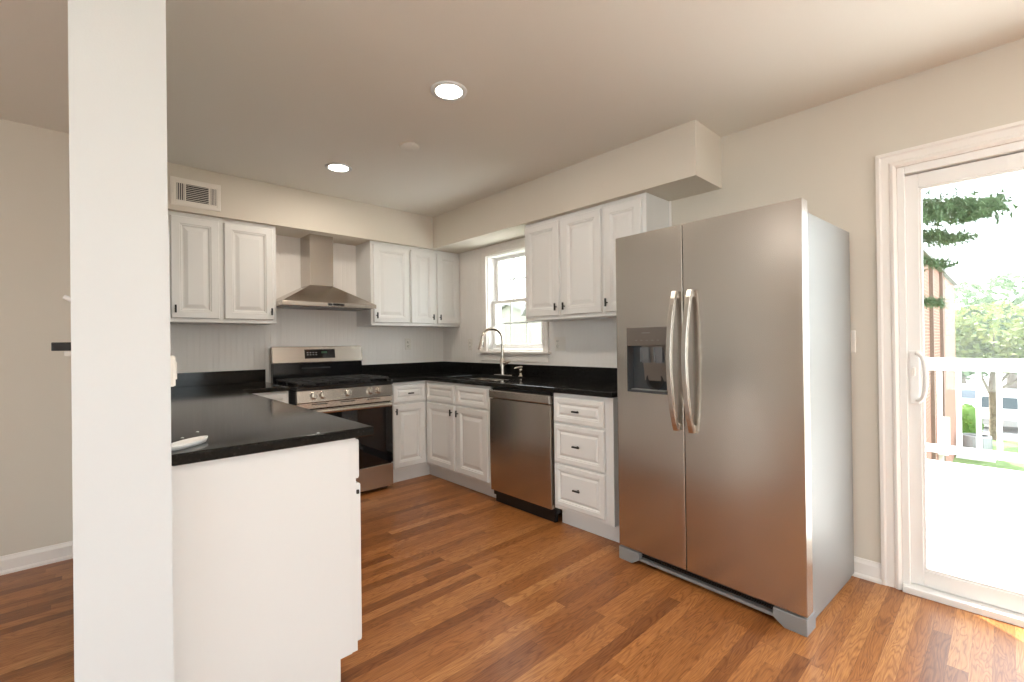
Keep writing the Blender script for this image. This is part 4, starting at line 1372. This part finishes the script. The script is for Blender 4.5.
# ------------------------------------------------------------------ parked cars
def car(name, label, loc, rz, paint, h_=1.62, L=4.5, W=1.82, wagon=True):
    t = thing(name, label, 'car', loc, rz)
    z = h_ / 1.62
    roof_back = -L / 2 + (0.28 if wagon else 1.0)
    low = [(-L / 2, 0.34), (-L / 2 - 0.04, 0.62), (-L / 2 + 0.03, 0.98 * z), (L / 2 - 1.25, 0.98 * z), (L / 2 - 0.12, 0.82 * z), (L / 2, 0.55), (L / 2 - 0.05, 0.30)]
    b_ = MB().prism(low, 'y', -W / 2, W / 2).build('body', paint, t, bevel=0.06, seg=3)
    g = MB()
    base = [(-L / 2 + 0.06, 0.98 * z), (roof_back, h_ - 0.06), (roof_back + 0.25, h_), (L / 2 - 2.15, h_), (L / 2 - 1.2, 0.98 * z)]
    vs_ = []
    for sgn in (-1, 1):
        for (x, zz) in base:
            inset = 0.04 + 0.16 * (zz - 0.98 * z) / (h_ - 0.98 * z)
            vs_.append((x, sgn * (W / 2 - inset), zz))
    n_ = len(base)
    g.add(vs_, [tuple(range(n_)), tuple(reversed(range(n_, 2 * n_)))] + [(i, n_ + i, n_ + (i + 1) % n_, (i + 1) % n_) for i in range(n_)])
    go = g.build('cabin', paint, t, bevel=0.04, seg=2)
    # rear window and side windows
    zz0, zz1 = 0.98 * z + 0.06, h_ - 0.12
    xa = lambda q: -L / 2 + 0.06 + (roof_back + L / 2 - 0.06) * (q - 0.98 * z) / (h_ - 0.06 - 0.98 * z) - 0.012
    MB().add([(xa(zz0), -W / 2 + 0.16, zz0), (xa(zz0), W / 2 - 0.16, zz0), (xa(zz1), W / 2 - 0.24, zz1), (xa(zz1), -W / 2 + 0.24, zz1)], [(0, 1, 2, 3)])
    rwm = MB()
    q4 = [(xa(zz0), -W / 2 + 0.16, zz0), (xa(zz0), W / 2 - 0.16, zz0), (xa(zz1), W / 2 - 0.24, zz1), (xa(zz1), -W / 2 + 0.24, zz1)]
    rwm.add(q4 + [(p[0] + 0.02, p[1], p[2]) for p in q4], [(0, 1, 2, 3), (7, 6, 5, 4), (0, 4, 5, 1), (1, 5, 6, 2), (2, 6, 7, 3), (3, 7, 4, 0)])
    rwm.build('rear_window', M_WINDARK, go)
    for sgn in (-1, 1):
        ins = lambda q: (W / 2 - 0.04 - 0.16 * (q - 0.98 * z) / (h_ - 0.98 * z)) + 0.006
        q4 = [(-L / 2 + 0.55, sgn * ins(zz0), zz0), (L / 2 - 1.45, sgn * ins(zz0), zz0), (L / 2 - 2.05, sgn * ins(zz1), zz1), (roof_back + 0.30, sgn * ins(zz1), zz1)]
        sw = MB()
        sw.add(q4 + [(p[0], p[1] - sgn * 0.02, p[2]) for p in q4], [(0, 1, 2, 3), (7, 6, 5, 4), (0, 4, 5, 1), (1, 5, 6, 2), (2, 6, 7, 3), (3, 7, 4, 0)])
        sw.build('side_window', M_WINDARK, go)
        MB().box(-L / 2 - 0.05, -L / 2 + 0.16, sgn * (W / 2 - 0.26), sgn * (W / 2 + 0.008), 0.78 * z, 0.96 * z).build('tail_light', mat('tail_red', (0.5, 0.03, 0.03), 0.25), b_, bevel=0.01)
        for x in (-L / 2 + 0.85, L / 2 - 0.9):
            wh = MB().cyl((x, sgn * (W / 2 - 0.20), 0.33), (x, sgn * (W / 2 + 0.01), 0.33), 0.33, n=24).build('wheel', M_BPLASTIC, t)
            MB().cyl((x, sgn * (W / 2), 0.33), (x, sgn * (W / 2 + 0.018), 0.33), 0.20, n=20).build('hub_cap', M_GREY, wh)
    MB().box(-L / 2 - 0.09, -L / 2 + 0.2, -W / 2 + 0.03, W / 2 - 0.03, 0.30, 0.55).build('rear_bumper', M_GREY, b_, bevel=0.03)
    return t


M_CARW = mat('white_car_paint', (0.80, 0.80, 0.80), 0.25, coat=0.5)
M_CARS = mat('pale_blue_car_paint', (0.62, 0.68, 0.76), 0.25, coat=0.5)
car('parked_car', 'white parked hatchback seen from behind between the railing balusters', (27.2, -4.25, GZ - 0.05), math.radians(-4), M_CARW, 1.58)
car('parked_car', 'pale blue parked car behind the hedge, left of the white car', (31.4, -2.6, GZ - 0.05), math.radians(-2), M_CARS, 1.5, 4.5, 1.8, True)

# ------------------------------------------------------------------ houses seen through the kitchen window
def house(label, loc, yl, eave, rise, depth, wins):
    t = thing('neighbour_house', label, 'house', loc)
    h0 = eave - GZ
    MB().prism([(0, 0), (yl, 0), (yl, h0), (yl / 2, h0 + rise), (0, h0)], 'x', 0, depth).build('wall', M_SIDING, t)
    o_ = 0.25
    sl_ = rise / (yl / 2)
    rf_ = MB()
    rf_.prism([(-o_, h0 - o_ * sl_ + 0.02), (yl / 2, h0 + rise + 0.02), (yl / 2, h0 + rise + 0.16), (-o_, h0 - o_ * sl_ + 0.16)], 'x', -0.2, depth + 0.2)
    rf_.prism([(yl + o_, h0 - o_ * sl_ + 0.02), (yl / 2, h0 + rise + 0.02), (yl / 2, h0 + rise + 0.16), (yl + o_, h0 - o_ * sl_ + 0.16)], 'x', -0.2, depth + 0.2)
    rf_.build('roof', M_ROOF, t)
    for y, z, w, hh in wins:
        f_ = MB().box(-0.05, 0.02, y - w / 2, y + w / 2, z - hh / 2 - GZ, z + hh / 2 - GZ).build('window', M_VINYL, t)
        MB().box(-0.06, -0.04, y - w / 2 + 0.05, y + w / 2 - 0.05, z - hh / 2 - GZ + 0.05, z + hh / 2 - GZ - 0.05).build('pane', mat('pale_window', (0.35, 0.38, 0.40), 0.15), f_)


house('cream gabled house seen through the right half of the kitchen window', (6.0, 1.6, GZ), 2.9, 2.20, 1.7, 7.0, [(4.35, 1.55, 0.55, 0.70), (2.0, 1.5, 0.8, 1.1)])
house('cream house farther back seen through the left half of the kitchen window', (10.5, 7.3, GZ), 6.0, 1.9, 0.9, 6.0, [(1.3, 1.5, 0.6, 0.9), (3.6, 1.5, 0.6, 0.9)])
